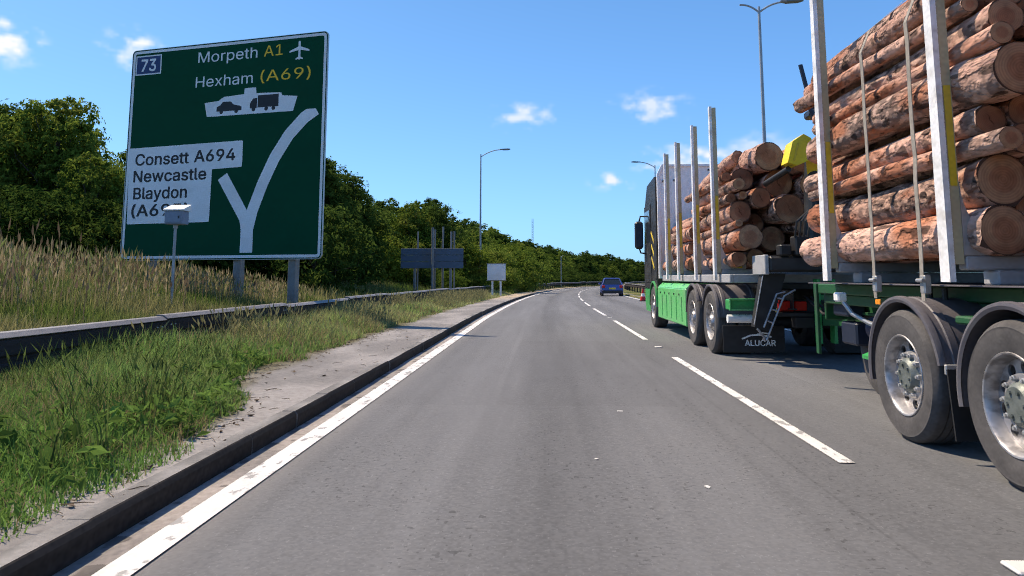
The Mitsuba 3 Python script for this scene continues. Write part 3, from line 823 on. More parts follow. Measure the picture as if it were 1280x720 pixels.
o, y = field(26000, 8.5, 24, -17, -6.3, lambda o, y: np.clip((nz(o, y, .42, 31) - .40) * 4, 0, 1) * np.clip((-o - np.interp(y, [8, 14, 20, 24], [7.7, 7.7, 6.8, 6.6])) * .8, 0, 1), r)
hs = (.40 + .85 * nz(o, y, .5, 33)) * r.uniform(.55, 1.25, len(o)) * np.interp(-o, [5.9, 8, 11, 13], [.45, .80, .92, 1.05]) * np.interp(y, [8, 17, 19, 24], [1, 1, .8, .8])
tan = np.array([.36, .305, .19]) * r.uniform(.55, 1.35, (len(o), 1)) * (1 - .25 * r.uniform(0, 1, (len(o), 1)) * [0, .2, .6])
green = (r.uniform(0, 1, len(o)) < .36)[:, None]
parts.append(blades(np.c_[o + cx(y), y], ground(o, y) - .03, hs, r.uniform(.009, .02, len(o)), r.uniform(.03, .32, len(o)), np.where(green, np.array([.15, .19, .065]) * r.uniform(.6, 1.4, (len(o), 1)), tan), r, .035))
o, y = field(420, 8.5, 20, -17, -7, lambda o, y: np.ones_like(o), r)
parts.append(blades(np.c_[o + cx(y), y], ground(o, y) - .03, r.uniform(.8, 1.3, len(o)) * np.interp(-o, [8, 11.5, 13], [.6, .7, 1.25]), r.uniform(.012, .024, len(o)), r.uniform(.02, .16, len(o)), np.array([.16, .12, .08]) * r.uniform(.6, 1.4, (len(o), 1)), r, .06))
m_, c_ = joined(parts)
add('dry_grass', m_, 'm_blade', color=c_, kind='stuff', label='tall dry straw coloured grass below the green sign')

# ------------------------------------------------------------------ wheels
def ring_holes(r_out, r_in, holes, rh, rp, off=0.0, n=64):
    d = Point(0, 0).buffer(r_out, n // 4).difference(Point(0, 0).buffer(r_in, n // 4))
    return d.difference(unary_union([Point(rp * math.cos(off + 2 * math.pi * i / holes), rp * math.sin(off + 2 * math.pi * i / holes)).buffer(rh, 8) for i in range(holes)]))


FX = frame((0, 0, 0), (0, 1, 0), (0, 0, 1), (1, 0, 0))   # plane (y, z), extruded along +x


def wheel_set(R, w, inset, hub_m, hubr=.13, hublen=.065):
    """Shape dicts of a wheel whose outer face looks along -x at x = 0; axis along x."""
    prof = [(.285, .03), (.30, .012), (.33, .004), (R * .80, -.004), (R * .88, .002), (R * .91, -.002), (R * .955, .016), (R * .985, .032), (R, .05)]
    for i in range(4):
        a = .05 + (w - .10) * (i + 1) / 5
        prof += [(R, a - .007), (R - .014, a - .005), (R - .014, a + .005), (R, a + .007)]
    prof += [(R, w - .05), (R * .955, w - .016), (R * .8, w + .004), (.30, w - .012), (.285, w - .03)]
    tyre = lathe(prof, 72)
    rim = lathe([(.288, .035), (.302, .010), (.298, .003), (.288, .006), (.276, .022), (.268, .06), (.262, inset + .03), (.262, w - .05), (.288, w - .03)], 56)
    disc = extr(ring_holes(.264, .12, 10, .038, .214), .016)
    disc.apply_transform(frame((inset, 0, 0), (0, 1, 0), (0, 0, 1), (1, 0, 0)))
    ridge = lathe([(.185, inset + .002), (.178, inset - .018), (.12, inset - .022)], 48)
    drum = lathe([(.25, inset + .06), (.10, inset + .06)], 32)
    hub = lathe([(hubr + .012, inset - .018), (hubr, inset - .03), (hubr * .96, inset - hublen * .7), (hubr * .78, inset - hublen), (0.001, inset - hublen)], 40)
    nuts = []
    for i in range(10):
        a = 2 * math.pi * (i + .5) / 10
        nuts.append(lathe([(.019, inset - .02), (.019, inset - .045), (.012, inset - .048), (.012, inset - .058), (.001, inset - .060)], 6))
        nuts[-1].apply_translation((0, .152 * math.cos(a), .152 * math.sin(a)))
    cap = [lathe([(.012, inset - hublen - .001), (.012, inset - hublen - .012), (.001, inset - hublen - .012)], 6) for _ in range(6)]
    for i, c_ in enumerate(cap):
        c_.apply_translation((0, hubr * .58 * math.cos(i * 1.047), hubr * .58 * math.sin(i * 1.047)))
    return {'': mikit.ply(tyre, 'm_tyre', 35), 'rim': mikit.ply(cat([rim, disc, ridge]), 'm_alu', 35), 'hub': mikit.ply(cat([hub] + cap), hub_m, 35), 'nuts': mikit.ply(cat(nuts), 'm_steel', 30), 'drum': mikit.ply(drum, 'm_black')}


def put_wheel(parent, ws, x, y, R, flip=False, name='wheel', rot=0.0):
    tw = T().translate([x, y, R - .004]).rotate([0, 0, 1], 180 if flip else 0).rotate([1, 0, 0], rot)
    k = put(name, {**ws[''], 'to_world': tw}, parent)
    for part in ('rim', 'hub', 'nuts', 'drum'):
        put(part, {**ws[part], 'to_world': tw}, k, **({'kind': 'stuff'} if part == 'nuts' else {}))
    return k


def mudguard(parent, x0, x1, y, zc, r, a0, a1, m='m_guard', name='mudguard'):
    """A ribbed plastic guard over a wheel: an arc about the x axis, angles in degrees from +y (forward) over the top."""
    w = x1 - x0
    out = [(r + .010, 0), (r + .030, .004), (r + .036, .022), (r + .036, .045), (r + .022, .055), (r + .022, .10), (r + .030, .11), (r + .030, .16), (r + .022, .17), (r + .022, w - .05), (r + .032, w - .04), (r + .032, w)]
    inn = [(r + .014, w), (r + .010, .03), (r - .012, .01)]
    prof = out + inn + [out[0]]
    m_ = lathe(prof, 40, math.radians(a0), math.radians(a1))
    ends = []
    for a in (a0, a1):
        a = math.radians(a)
        pts = [(p[1], p[0] * math.cos(a), p[0] * math.sin(a)) for p in prof[:-1]]
        tri = trimesh.creation.triangulate_polygon(Polygon([(p[1], p[0]) for p in prof[:-1]]).buffer(0), engine='earcut')
        ends.append(trimesh.Trimesh(np.c_[tri[0][:, 0], tri[0][:, 1] * math.cos(a), tri[0][:, 1] * math.sin(a)], tri[1], process=False))
    mm = cat([m_] + ends)
    mm.apply_translation((x0, y, zc))
    return add(name, mm, m, parent, smooth=35)


NEARX, FARX, MID = 2.71, 5.26, 3.985


def stakes(parent, y, z0, ztop, rear_label=None):
    """One bunk: a bolster across the bed with a curved-foot stake at each side."""
    bo = add('bolster', [bx(NEARX + .12, FARX - .12, y - .05, y + .05, z0 - .02, z0 + .075, .01), bx(NEARX + .3, FARX - .3, y - .09, y + .09, z0 - .12, z0 - .022, .01)], 'm_grey', parent)
    for s in (1, -1):
        X = (lambda x: NEARX + x) if s > 0 else (lambda x: FARX - x)
        w0, w1 = sorted((X(.0), X(.085)))
        st_ = add('stake', [hull([(X(a), y + b * (t), z) for a in (.0, .040) for b, z, t in ((-.060, z0 - .10, 1), (.060, z0 - .10, 1), (-.042, ztop, 1), (.042, ztop, 1))])], 'm_stake', parent)
        add('inner_face', [hull([(X(a), y + b, z) for a in (.042, .108) for b, z in ((-.049, z0 + .02), (.049, z0 + .02), (-.034, ztop - .02), (.034, ztop - .02))])], 'm_tan', st_)
        strip_ = []
        for (za, zb) in ((z0 + .55, z0 + 1.25),):
            t0, t1 = (za - z0) / (ztop - z0), (zb - z0) / (ztop - z0)
            strip_.append(hull([(X(a), y - .051 + .015 * t_ - c_, z_) for a in (.052, .098) for z_, t_ in ((za, t0), (zb, t1)) for c_ in (0, .004)]))
        add('reflector_strip', strip_, 'm_yellow', st_)
        th = np.linspace(0, math.pi / 2, 9)
        pts = [(.110, 0), (.110, .50)] + [(.110 + .30 * (1 - math.cos(t)) * 1.0, .50 - .42 * math.sin(t)) for t in th] + [(.50, .08), (.50, 0)]
        hole = Point(.190, .12).buffer(.052)
        pg = Polygon(pts).buffer(0).difference(hole)
        m = extr(pg, .10)
        Fy = frame((X(0), y + s * .05, z0 + .078), (s, 0, 0), (0, 0, 1), (0, -s, 0))
        m.apply_transform(Fy)
        add('gusset', m, 'm_steel', st_)
        lab_ = extr(sbox(.31, .012, .44, .065), .003)
        lab_.apply_transform(frame((X(0), y - .0515, z0 + .078), (s, 0, 0), (0, 0, 1), (0, -s, 0)))
        add('yellow_tab', lab_, 'm_yellow', st_)
    return bo


# ------------------------------------------------------------------ log trailer
tr = thing('log_trailer', 'loaded timber trailer with white stakes and grey mudguards, nearest on the right', 'trailer')
for x in (3.42, 4.42):
    add('chassis_beam', [bx(x, x + .14, -1.2, 8.75, 1.10, 1.13, .004), bx(x, x + .14, -1.2, 8.75, .82, .85, .004), bx(x + .055, x + .085, -1.2, 8.75, .848, 1.102, .002)], 'm_deepgreen', tr)
for y in (8.6, 7.9, 6.9, 5.1, 3.8, 2.4):
    add('cross_member', bx(3.5, 4.5, y - .05, y + .05, .87, 1.07, .01), 'm_deepgreen', tr)
add('front_plate', [bx(3.24, 4.73, 8.752, 8.80, .74, 1.15, .01), bx(3.12, 3.15, 8.7, 8.78, .36, 1.15, .004)], 'm_deepgreen', tr)
add('side_rail', [bx(3.14, 3.20, -1.2, 8.7, 1.04, 1.15, .01), bx(3.20, 3.24, -1.2, 8.7, .93, 1.038, .01)], 'm_deepgreen', tr)
add('deck_edge', bx(2.86, 5.1, 3.0, 8.2, 1.157, 1.168, .002), 'm_guard', tr)
for y in (7.3, 5.15, 2.95, .85):
    stakes(tr, y, 1.29, 4.05)
WT = wheel_set(.49, .36, .085, 'm_hub')
WY = (5.86, 4.53)
for i, y in enumerate(WY):
    put_wheel(tr, WT, NEARX, y, .49, rot=17 + 40 * i)
    put_wheel(tr, WT, FARX, y, .49, True)
    mudguard(tr, NEARX - .005, NEARX + .60, y, .50, .545, -12, 168)
    mudguard(tr, FARX - .60, FARX + .005, y, .50, .545, -12, 168)
    add('axle', tube([(NEARX + .3, y, .49), (FARX - .3, y, .49)], .07, 14), 'm_black', tr, smooth=40)
    for x in (3.0, FARX - .29):
        for dy in (-.1, .12):
            add('guard_bracket', tube([(x + .02, y + dy, 1.14), (x + .02, y + dy, 1.0)], .022, 8), 'm_black', tr)
    for x in (NEARX + .02, FARX - .38):
        add('mudflap', hull([(x + a, y - b, z) for a in (0, .36) for b, z in ((.60, .60), (.615, .60), (.655, .14), (.67, .14))]), 'm_flap', tr)
        add('flap_bracket', bx(x, x + .36, y - .60, y - .57, .56, .63, .006), 'm_steel', tr)
add('green_bar', bx(2.82, 2.98, 5.04, 5.28, .905, .96, .012), 'm_deepgreen', tr)
add('amber_marker', bx(2.915, 2.928, 6.62, 6.72, .985, 1.03, .006), 'm_amber', tr)
add('tool_ledge', [hull([(x, y, z) for y in (6.56, 6.92) for x, z in ((2.86, .50), (2.86, .53), (3.04, .60), (3.10, .58), (3.10, .50))]), bx(2.90, 3.06, 6.58, 6.88, .44, .498, .01)], 'm_green', tr)
add('air_tank', tube([(3.42, 7.0, .70), (3.42, 7.02, .70), (3.42, 7.86, .70), (3.42, 7.88, .70)], [.09, .125, .125, .09], 20), 'm_darkblue', tr, smooth=40)
for yy in (7.2, 7.65):
    add('tank_strap', tube([(3.42, yy, .70), (3.42, yy + .04, .70)], .129, 20), 'm_steel', tr, smooth=40)
lb = add('marker_lamp', bx(2.79, 2.88, 7.22, 7.34, .99, 1.08, .015), 'm_white', tr)
add('lamp_arm', tube([(2.85, 7.25, .99), (2.90, 7.18, .88), (3.0, 7.05, .80), (3.1, 6.9, .76)], .022, 8), 'm_steel', tr, smooth=40)
add('drawbar', [beam((3.985, 8.8, .72), (3.985, 10.7, .62), .16, .14), beam((3.5, 8.7, .80), (3.95, 10.0, .66), .08, .12), beam((4.47, 8.7, .80), (4.02, 10.0, .66), .08, .12)], 'm_deepgreen', tr)
add('hose', [tube([(3.7 + .12 * i, 8.9, 1.0), (3.68 + .12 * i, 9.4, .78 - .03 * i), (3.7 + .1 * i, 10.1, .74 - .03 * i), (3.75 + .08 * i, 10.9, .95)], .018, 7) for i in range(4)], 'm_black', tr, smooth=40)
add('front_valve_box', [bx(3.26, 3.46, 8.2, 8.6, .80, 1.03, .02), bx(3.3, 3.46, 8.1, 8.5, .5, .74, .02)], 'm_navy', tr)
for x in (3.5, 4.2):
    w = add('dolly_wheel', tube([(x, 8.05, .47), (x + .01, 8.05, .47), (x + .26, 8.05, .47), (x + .27, 8.05, .47)], [.40, .47, .47, .40], 40), 'm_tyre', tr, smooth=35)
add('axle', tube([(3.5, 8.05, .47), (4.4, 8.05, .47)], .07, 14), 'm_black', tr, smooth=40)

# ------------------------------------------------------------------ timber lorry
lo = thing('timber_lorry', 'green timber lorry with white stakes and pale headboard ahead of the log trailer', 'lorry')
for x in (3.52, 4.36):
    add('chassis_beam', [bx(x, x + .09, 10.85, 20.0, 1.02, 1.04, .003), bx(x, x + .09, 10.85, 20.0, .76, .78, .003), bx(x + .035, x + .05, 10.85, 20.0, .778, 1.022, .002)], 'm_black', lo)
add('sub_frame', [bx(3.3, 4.67, 11.3, 17.7, 1.045, 1.13, .01)], 'm_black', lo)
add('bed_side', [bx(2.80, 2.86, 11.35, 17.75, 1.14, 1.27, .01), bx(5.11, 5.17, 11.35, 17.75, 1.14, 1.27, .01), bx(2.861, 5.109, 11.35, 11.41, 1.14, 1.27, .01)], 'm_grey', lo)
for y in (16.6, 15.2, 13.5, 12.0):
    stakes(lo, y, 1.28, 4.0)
# headboard
hbp = [(NEARX + .02, 1.2), (NEARX + .02, 3.70), (NEARX + .14, 3.93), (FARX - .14, 3.93), (FARX - .02, 3.70), (FARX - .02, 1.2)]
hb = add('headboard', prism_y(hbp, 17.80, 17.84), 'm_palegrey', lo, label='pale grey headboard behind the cab')
fr_ = Polygon(hbp).difference(Polygon(hbp).buffer(-.05))
m = extr(fr_, .05)
m.apply_transform(frame((0, 17.79, 0), (1, 0, 0), (0, 0, 1), (0, -1, 0)))
add('rim_frame', m, 'm_palegrey', hb)
for x in np.linspace(3.1, 4.9, 5):
    add('rib', bx(x - .03, x + .03, 17.765, 17.798, 1.3, 3.55, .01), 'm_palegrey', hb)
for x, w, z in ((2.93, .07, 3.77), (3.2, .08, 3.78), (3.62, .06, 3.78), (3.95, .08, 3.78)):
    add('slot', bx(x, x + w, 17.770, 17.7885, z, z + .035, .004), 'm_black', hb)
for x, w, z in ((2.86, .12, 3.50), (3.12, .10, 3.52)):
    add('bracket', bx(x, x + w, 17.755, 17.797, z, z + .05, .006), 'm_black', hb)
# cab
cab = add('cab', [prism_x([(18.15, .95), (18.15, 3.55), (18.3, 3.70), (19.6, 3.62), (20.05, 3.15), (20.35, 2.0), (20.40, .95)], 2.74, 5.23)], 'm_black', lo)
add('lower_body', [prism_x([(18.15, .45), (18.15, .93), (18.25, .948), (20.42, .948), (20.46, .55), (20.3, .35), (19.35, .35), (19.3, .75), (19.1, .945), (18.5, .945), (18.28, .75), (18.2, .45)], 2.76, 5.21)], 'm_green', cab)
add('windscreen', hull([(x, y, z) for x in (2.95, 5.02) for y, z in ((20.09, 3.08), (20.13, 3.08), (20.355, 2.0), (20.39, 2.0))]), 'm_glass', cab)
dr_ = add('door', bx(2.722, 2.738, 19.0, 20.1, 1.1, 3.1, .01), 'm_black', cab)
add('window', bx(2.712, 2.7205, 19.1, 20.0, 2.1, 2.95, .01), 'm_glass', dr_)
add('handle', bx(2.700, 2.7205, 19.05, 19.22, 1.75, 1.80, .005), 'm_black', dr_)
for i in range(3):
    add('yellow_stripe', beam((2.733, 18.47, 1.40 + .32 * i), (2.733, 18.98, 1.72 + .32 * i), .01, .07, c=.002), 'm_yellow', cab)
add('air_deflector', [hull([(x, y, z) for y, z in ((18.02, 1.2), (18.02, 3.62), (18.45, 3.58), (18.45, 1.2)) for x in (2.715, 2.735)])], 'm_black', cab)
add('visor', hull([(x, y, z) for x in (2.9, 5.07) for y, z in ((19.95, 3.4), (20.3, 3.22), (20.3, 3.26), (19.9, 3.5))]), 'm_black', cab)
for s, xx in ((1, 2.56), (-1, 5.41)):
    x_in = 2.76 if s > 0 else 5.21
    mi_ = add('mirror', bx(xx - .11, xx + .11, 19.95, 20.11, 1.98, 2.72, .05), 'm_black', cab)
    add('mirror_arm', [tube([(x_in, 20.0, 2.85), (xx + .05 * s, 20.03, 2.86), (xx, 20.03, 2.68)], .022, 8), tube([(x_in, 20.02, 1.85), (xx + .04 * s, 20.03, 1.88), (xx, 20.03, 2.02)], .022, 8)], 'm_black', mi_, smooth=40)
    add('glass', bx(xx - .09, xx + .09, 19.944, 19.9495, 2.05, 2.65, .002), 'm_navy', mi_)
# side box
sb = add('side_skirt', [bx(2.73, 3.3, 14.55, 18.05, .28, 1.0, .02)], 'm_lightgreen', lo, label='light green side skirt ahead of the rear wheels')
add('top_slope', hull([(x, y, z) for y in (14.56, 18.04) for x, z in ((2.74, 1.002), (2.84, 1.10), (3.3, 1.10), (3.3, 1.002))]), 'm_lightgreen', sb)
for i in range(5):
    add('panel_groove', bx(2.722, 2.7295, 14.95 + i * .6, 15.0 + i * .6, .36, .84, .002), 'm_green', sb)
    add('bolt', bx(2.716, 2.7295, 15.2 + i * .6, 15.25 + i * .6, .86, .90, .003), 'm_black', sb)
# wheels
WL = wheel_set(.505, .32, .09, 'm_alu', .12, .09)
for i, y in enumerate((13.85, 12.40)):
    put_wheel(lo, WL, NEARX, y, .505, rot=30 * i)
    put_wheel(lo, WL, FARX, y, .505, True)
    for w in ((NEARX + .34, False), (FARX - .34, True)):
        put('twin_tyre', {**WL[''], 'to_world': T().translate([w[0], y, .501]).rotate([0, 0, 1], 180 if w[1] else 0)}, lo)
    mudguard(lo, NEARX - .01, NEARX + .62, y, .52, .56, 25 if i else 5, 172 if i else 150)
    mudguard(lo, FARX - .62, FARX + .01, y, .52, .56, 25 if i else 5, 172 if i else 150)
    add('axle', tube([(NEARX + .3, y, .5), (FARX - .3, y, .5)], .10, 14), 'm_black', lo, smooth=40)
put_wheel(lo, WL, NEARX, 18.72, .505, name='front_wheel')
put_wheel(lo, WL, FARX, 18.72, .505, True, name='front_wheel')
mudguard(lo, NEARX - .012, NEARX + .34, 18.72, .52, .58, 0, 180, 'm_green', 'wheel_arch')
mudguard(lo, FARX - .34, FARX + .012, 18.72, .52, .58, 0, 180, 'm_green', 'wheel_arch')
# rear end
for s in (1, -1):
    X = (lambda x: x) if s > 0 else (lambda x: 2 * MID - x)
    bb = lambda x0, x1, *r_: bx(*sorted((X(x0), X(x1))), *r_)
    fl = add('mudflap', bb(2.70, 3.62, 11.48, 11.50, .10, .50, .004), 'm_flap', lo)
    if s > 0:
        t = meshkit.text_mesh('ALUCAR', .10, .003, True)
        t.apply_translation((-t.bounds[0, 0], 0, 0))
        t.apply_scale([.46 / t.extents[0], .085 / .10, 1])
        t.apply_transform(frame((3.02, 11.478, .20), (1, 0, 0), (0, 0, 1), (0, -1, 0)))
        add('lettering', t, 'm_white', fl)
        sw = unary_union([LineString([(.0, .05), (.12, .10), (.26, .105), (.42, .08)]).buffer(.012), LineString([(.18, .10), (.30, .14), (.38, .125)]).buffer(.010)])
        m = extr(sw, .003)
        m.apply_transform(frame((2.99, 11.478, .255), (1, 0, 0), (0, 0, 1), (0, -1, 0)))
        add('swoosh', m, 'm_white', fl)
    add('bumper_tube', tube([(X(2.73), 11.30, .61), (X(3.18), 11.30, .61)], .062, 16), 'm_white', lo, smooth=40)
    gb = add('green_box', bb(2.74, 3.14, 11.2, 11.44, .74, .90, .015), 'm_green', lo)
    add('box_rim', [bb(2.735, 3.145, 11.17, 11.198, .885, .91, .004), bb(2.735, 3.145, 11.17, 11.198, .735, .757, .004), bb(2.735, 2.76, 11.17, 11.198, .758, .884, .004)], 'm_lightgreen', gb)
    add('tail_lamp', [bb(3.40, 3.62, 10.98, 11.06, .735, .885, .015)], 'm_red', lo)
    add('tail_lamp', [bb(3.625, 3.80, 10.985, 11.06, .74, .88, .012)], 'm_red', lo)
    add('lamp_board', bb(3.40, 3.96, 11.062, 11.10, .72, .90, .006), 'm_black', lo)
    add('support_leg', [hull([(X(x), y, z) for y in (10.80, 11.0) for x, z in ((3.14, 1.28), (3.46, 1.28), (3.20, .46), (2.99, .52))])], 'm_black', lo)
    add('leg_edge', [beam((X(3.13), 10.79, 1.25), (X(2.98), 10.79, .55), .012, .03, (0, 1, 0)), beam((X(3.02), 10.79, .50), (X(3.13), 10.79, .36), .03, .03, (0, 1, 0))], 'm_alu', lo)
add('ladder', [tube([(3.42, 10.74, 1.02), (3.30, 10.74, .99), (3.10, 10.74, .52)], .014, 8), tube([(3.56, 10.74, 1.05), (3.40, 10.74, .96), (3.13, 10.74, .34), (3.08, 10.74, .36)], .014, 8)] + [tube([(3.30 - .07 * i, 10.74, .93 - .16 * i), (3.385 - .075 * i, 10.74, .92 - .17 * i)], .012, 6) for i in range(3)], 'm_alu', lo, smooth=40)
add('rear_beam', [bx(3.1, 4.87, 10.9, 11.06, .66, .72, .01), bx(3.6, 4.37, 10.9, 11.1, .5, .655, .01)], 'm_black', lo)
add('rear_bracket', [bx(3.86, 3.90, 10.7, 10.88, .30, 1.2, .005), bx(4.07, 4.11, 10.7, 10.88, .30, 1.2, .005), bx(3.90, 4.07, 10.78, 10.82, .9, .98, .01)], 'm_green', lo)
# loading crane
cr = add('loading_crane', [bx(3.16, 4.85, 10.55, 11.25, 1.30, 1.52, .03), bx(3.7, 4.3, 10.6, 11.2, 1.522, 1.75, .04), tube([(3.98, 10.9, 1.75), (3.98, 10.9, 2.9)], [.20, .15], 18)], 'm_black', lo)
add('base_plate', bx(3.10, 3.155, 10.56, 11.2, 1.26, 1.54, .01), 'm_grey', cr)
add('valve_block', [bx(3.5, 3.72, 10.45, 10.7, 1.524, 1.80, .02), bx(3.3, 3.46, 10.5, 10.7, 1.524, 1.68, .02)] + [tube([(3.5 + .06 * i, 10.47, 1.78), (3.52 + .06 * i, 10.42, 2.0), (3.8, 10.6, 2.2)], .014, 6) for i in range(4)], 'm_black', cr)
add('boom', [prism_y([(3.46, 2.84), (3.54, 3.14), (3.70, 3.25), (3.80, 3.19), (3.84, 2.98), (3.74, 2.86), (3.60, 2.80)], 10.5, 10.8), beam((3.75, 10.65, 3.0), (4.9, 10.8, 2.9), .2, .22), beam((3.98, 10.9, 2.7), (3.9, 10.72, 3.0), .2, .2)], 'm_brightyellow', cr, label='yellow crane boom joint over the logs')
add('boom_rib', [prism_y([(3.53, 2.86), (3.60, 3.12), (3.63, 3.12), (3.56, 2.86)], 10.488, 10.4985)], 'm_yellow', cr)
add('cylinder', [tube([(3.50, 10.6, 2.76), (3.34, 11.2, 2.62)], .045, 10)], 'm_black', cr, smooth=40)
add('seat_frame', [tube([(3.63, 10.3, 4.20), (3.70, 10.3, 3.86), (3.74, 10.3, 3.55), (3.86, 10.3, 3.32)], .032, 8), tube([(3.90, 10.5, 4.14), (3.92, 10.5, 3.8), (3.86, 10.5, 3.4)], .03, 8), tube([(3.70, 10.3, 3.86), (3.90, 10.5, 3.9)], .02, 7), tube([(3.74, 10.3, 3.66), (3.90, 10.45, 3.66)], .02, 7),
                    bx(3.74, 3.94, 10.34, 10.6, 3.46, 3.58, .03), bx(3.80, 3.98, 10.3, 10.62, 3.60, 3.76, .03), tube([(3.78, 10.34, 3.5), (3.86, 10.3, 3.25), (3.9, 10.5, 2.95)], .04, 8)], 'm_navy', cr, smooth=40, label='dark blue crane seat frame with levers')


# ------------------------------------------------------------------ logs
def log_mesh(r0, r1, L, seed, n=22, k=18):
    r = np.random.default_rng(seed)
    th = np.linspace(0, 2 * math.pi, n + 1) - math.pi / 2 - .3
    t = np.linspace(0, 1, k)
    TH, TT = np.meshgrid(th, t)
    rad = r0 + (r1 - r0) * TT
    q = np.stack([np.cos(TH) * 1.6 + seed * 3.1, np.sin(TH) * 1.6, TT * L * 2.2], -1)
    q2 = np.stack([np.cos(TH) * 4.5 + seed * 5.1, np.sin(TH) * 4.5, TT * L * 6], -1)
    knots = np.clip(meshkit.noise(q2 * .8 + 40, 5) - .76, 0, 1) * .9
    rad = rad * (1 + .24 * (meshkit.fbm(q, 3, 3) - .5) + .10 * (meshkit.noise(q2, 8) - .5) + knots) * (1 + .10 * np.clip(TT * 6 - 5, 0, 1) * r.uniform(-.5, 1))
    b0, b1, b2 = r.normal(0, .022), r.normal(0, .014), r.normal(0, .010)
    bend = b0 * np.sin(np.pi * TT) + b2 * np.sin(2 * np.pi * TT), b1 * np.sin(np.pi * TT)
    v = np.stack([rad * np.cos(TH) + bend[0], TT * L, rad * np.sin(TH) + bend[1]], -1)
    uv = np.stack([TH * r0 + seed * 8.0 + 3.0, TT * L + seed * 1.3], -1)
    i, j = np.meshgrid(np.arange(k - 1), np.arange(n), indexing='ij')
    a = i * (n + 1) + j
    quad = np.stack([a, a + (n + 1), a + n + 2, a + 1], -1).reshape(-1, 4)
    body = trimesh.Trimesh(v.reshape(-1, 3), np.vstack([quad[:, [0, 1, 2]], quad[:, [0, 2, 3]]]), process=False)
    ends, uvs = [], []
    for e, s in ((0, 1), (k - 1, -1)):
        ring = v[e, :n]
        c = ring.mean(0)
        tilt = r.normal(0, .03, 2)
        rings = [c + (ring - c) * f for f in (.998, .955, .5)]
        rings[0] = rings[0] + [0, s * .006, 0]
        vv = np.vstack(rings + [c[None]])
        rr = np.vstack([(ring - c)[:, [0, 2]] / r0 * f for f in (1, .955, .5)] + [np.zeros((1, 2))])
        f = []
        for m0 in range(2):
            for j0 in range(n):
                p, q_ = m0 * n + j0, m0 * n + (j0 + 1) % n
                f += [[p, q_, q_ + n], [p, q_ + n, p + n]]
        f += [[2 * n + j0, 2 * n + (j0 + 1) % n, 3 * n] for j0 in range(n)]
        f = np.array(f)
        ends.append(trimesh.Trimesh(vv, f if s > 0 else f[:, ::-1], process=False))
        uvs.append(rr)
    return body, uv.reshape(-1, 2), ends, uvs


def put_ends(ends, uvs, k, tw):
    for m, u in zip(ends, uvs):
        add('cut_end', m, 'm_cut', k, smooth=True, uv=u, to_world=tw)


def pack(W, top, radii, seed):
    """Circles settled one by one into a bunk W wide: the lowest place that touches two things. top(x) limits the heap."""
    r = np.random.default_rng(seed)
    C_ = []
    fails = 0
    for rad in radii:
        cand = [(rad, rad), (W - rad, rad)]
        for (x, z, q) in C_:
            if z < rad + q + 1:
                dz = z - rad
                if abs(dz) < rad + q:
                    dx = math.sqrt((rad + q) ** 2 - dz * dz)
                    cand += [(x - dx, rad), (x + dx, rad)]
            for wx_ in (rad, W - rad):
                dx = wx_ - x
                if abs(dx) < rad + q:
                    cand.append((wx_, z + math.sqrt((rad + q) ** 2 - dx * dx)))
        n = len(C_)
        for i in range(n):
            for j in range(i):
                (x0, z0, q0), (x1, z1, q1) = C_[i], C_[j]
                d = math.hypot(x1 - x0, z1 - z0)
                a, b = q0 + rad, q1 + rad
                if d < 1e-6 or d > a + b:
                    continue
                h_ = (a * a - b * b + d * d) / (2 * d)
                if a * a < h_ * h_:
                    continue
                hh = math.sqrt(a * a - h_ * h_)
                ux, uz = (x1 - x0) / d, (z1 - z0) / d
                for s in (1, -1):
                    cand.append((x0 + ux * h_ - s * uz * hh, z0 + uz * h_ + s * ux * hh))
        ok = []
        A = np.array(C_) if C_ else None
        for (x, z) in cand:
            if x < rad - 1e-6 or x > W - rad + 1e-6 or z < rad - 1e-6 or z > top(x):
                continue
            if A is not None and (np.hypot(A[:, 0] - x, A[:, 1] - z) < A[:, 2] + rad - 1e-4).any():
                continue
            ok.append((z, x))
        if not ok:
            fails += 1
            if fails > 10:
                break
            continue
        z, x = min(ok)
        C_.append((x, z, rad))
    return C_


ORD = ['first', 'second', 'third', 'fourth', 'fifth', 'sixth', 'seventh', 'eighth', 'ninth', 'tenth', 'eleventh', 'twelfth', 'thirteenth', 'fourteenth', 'fifteenth']


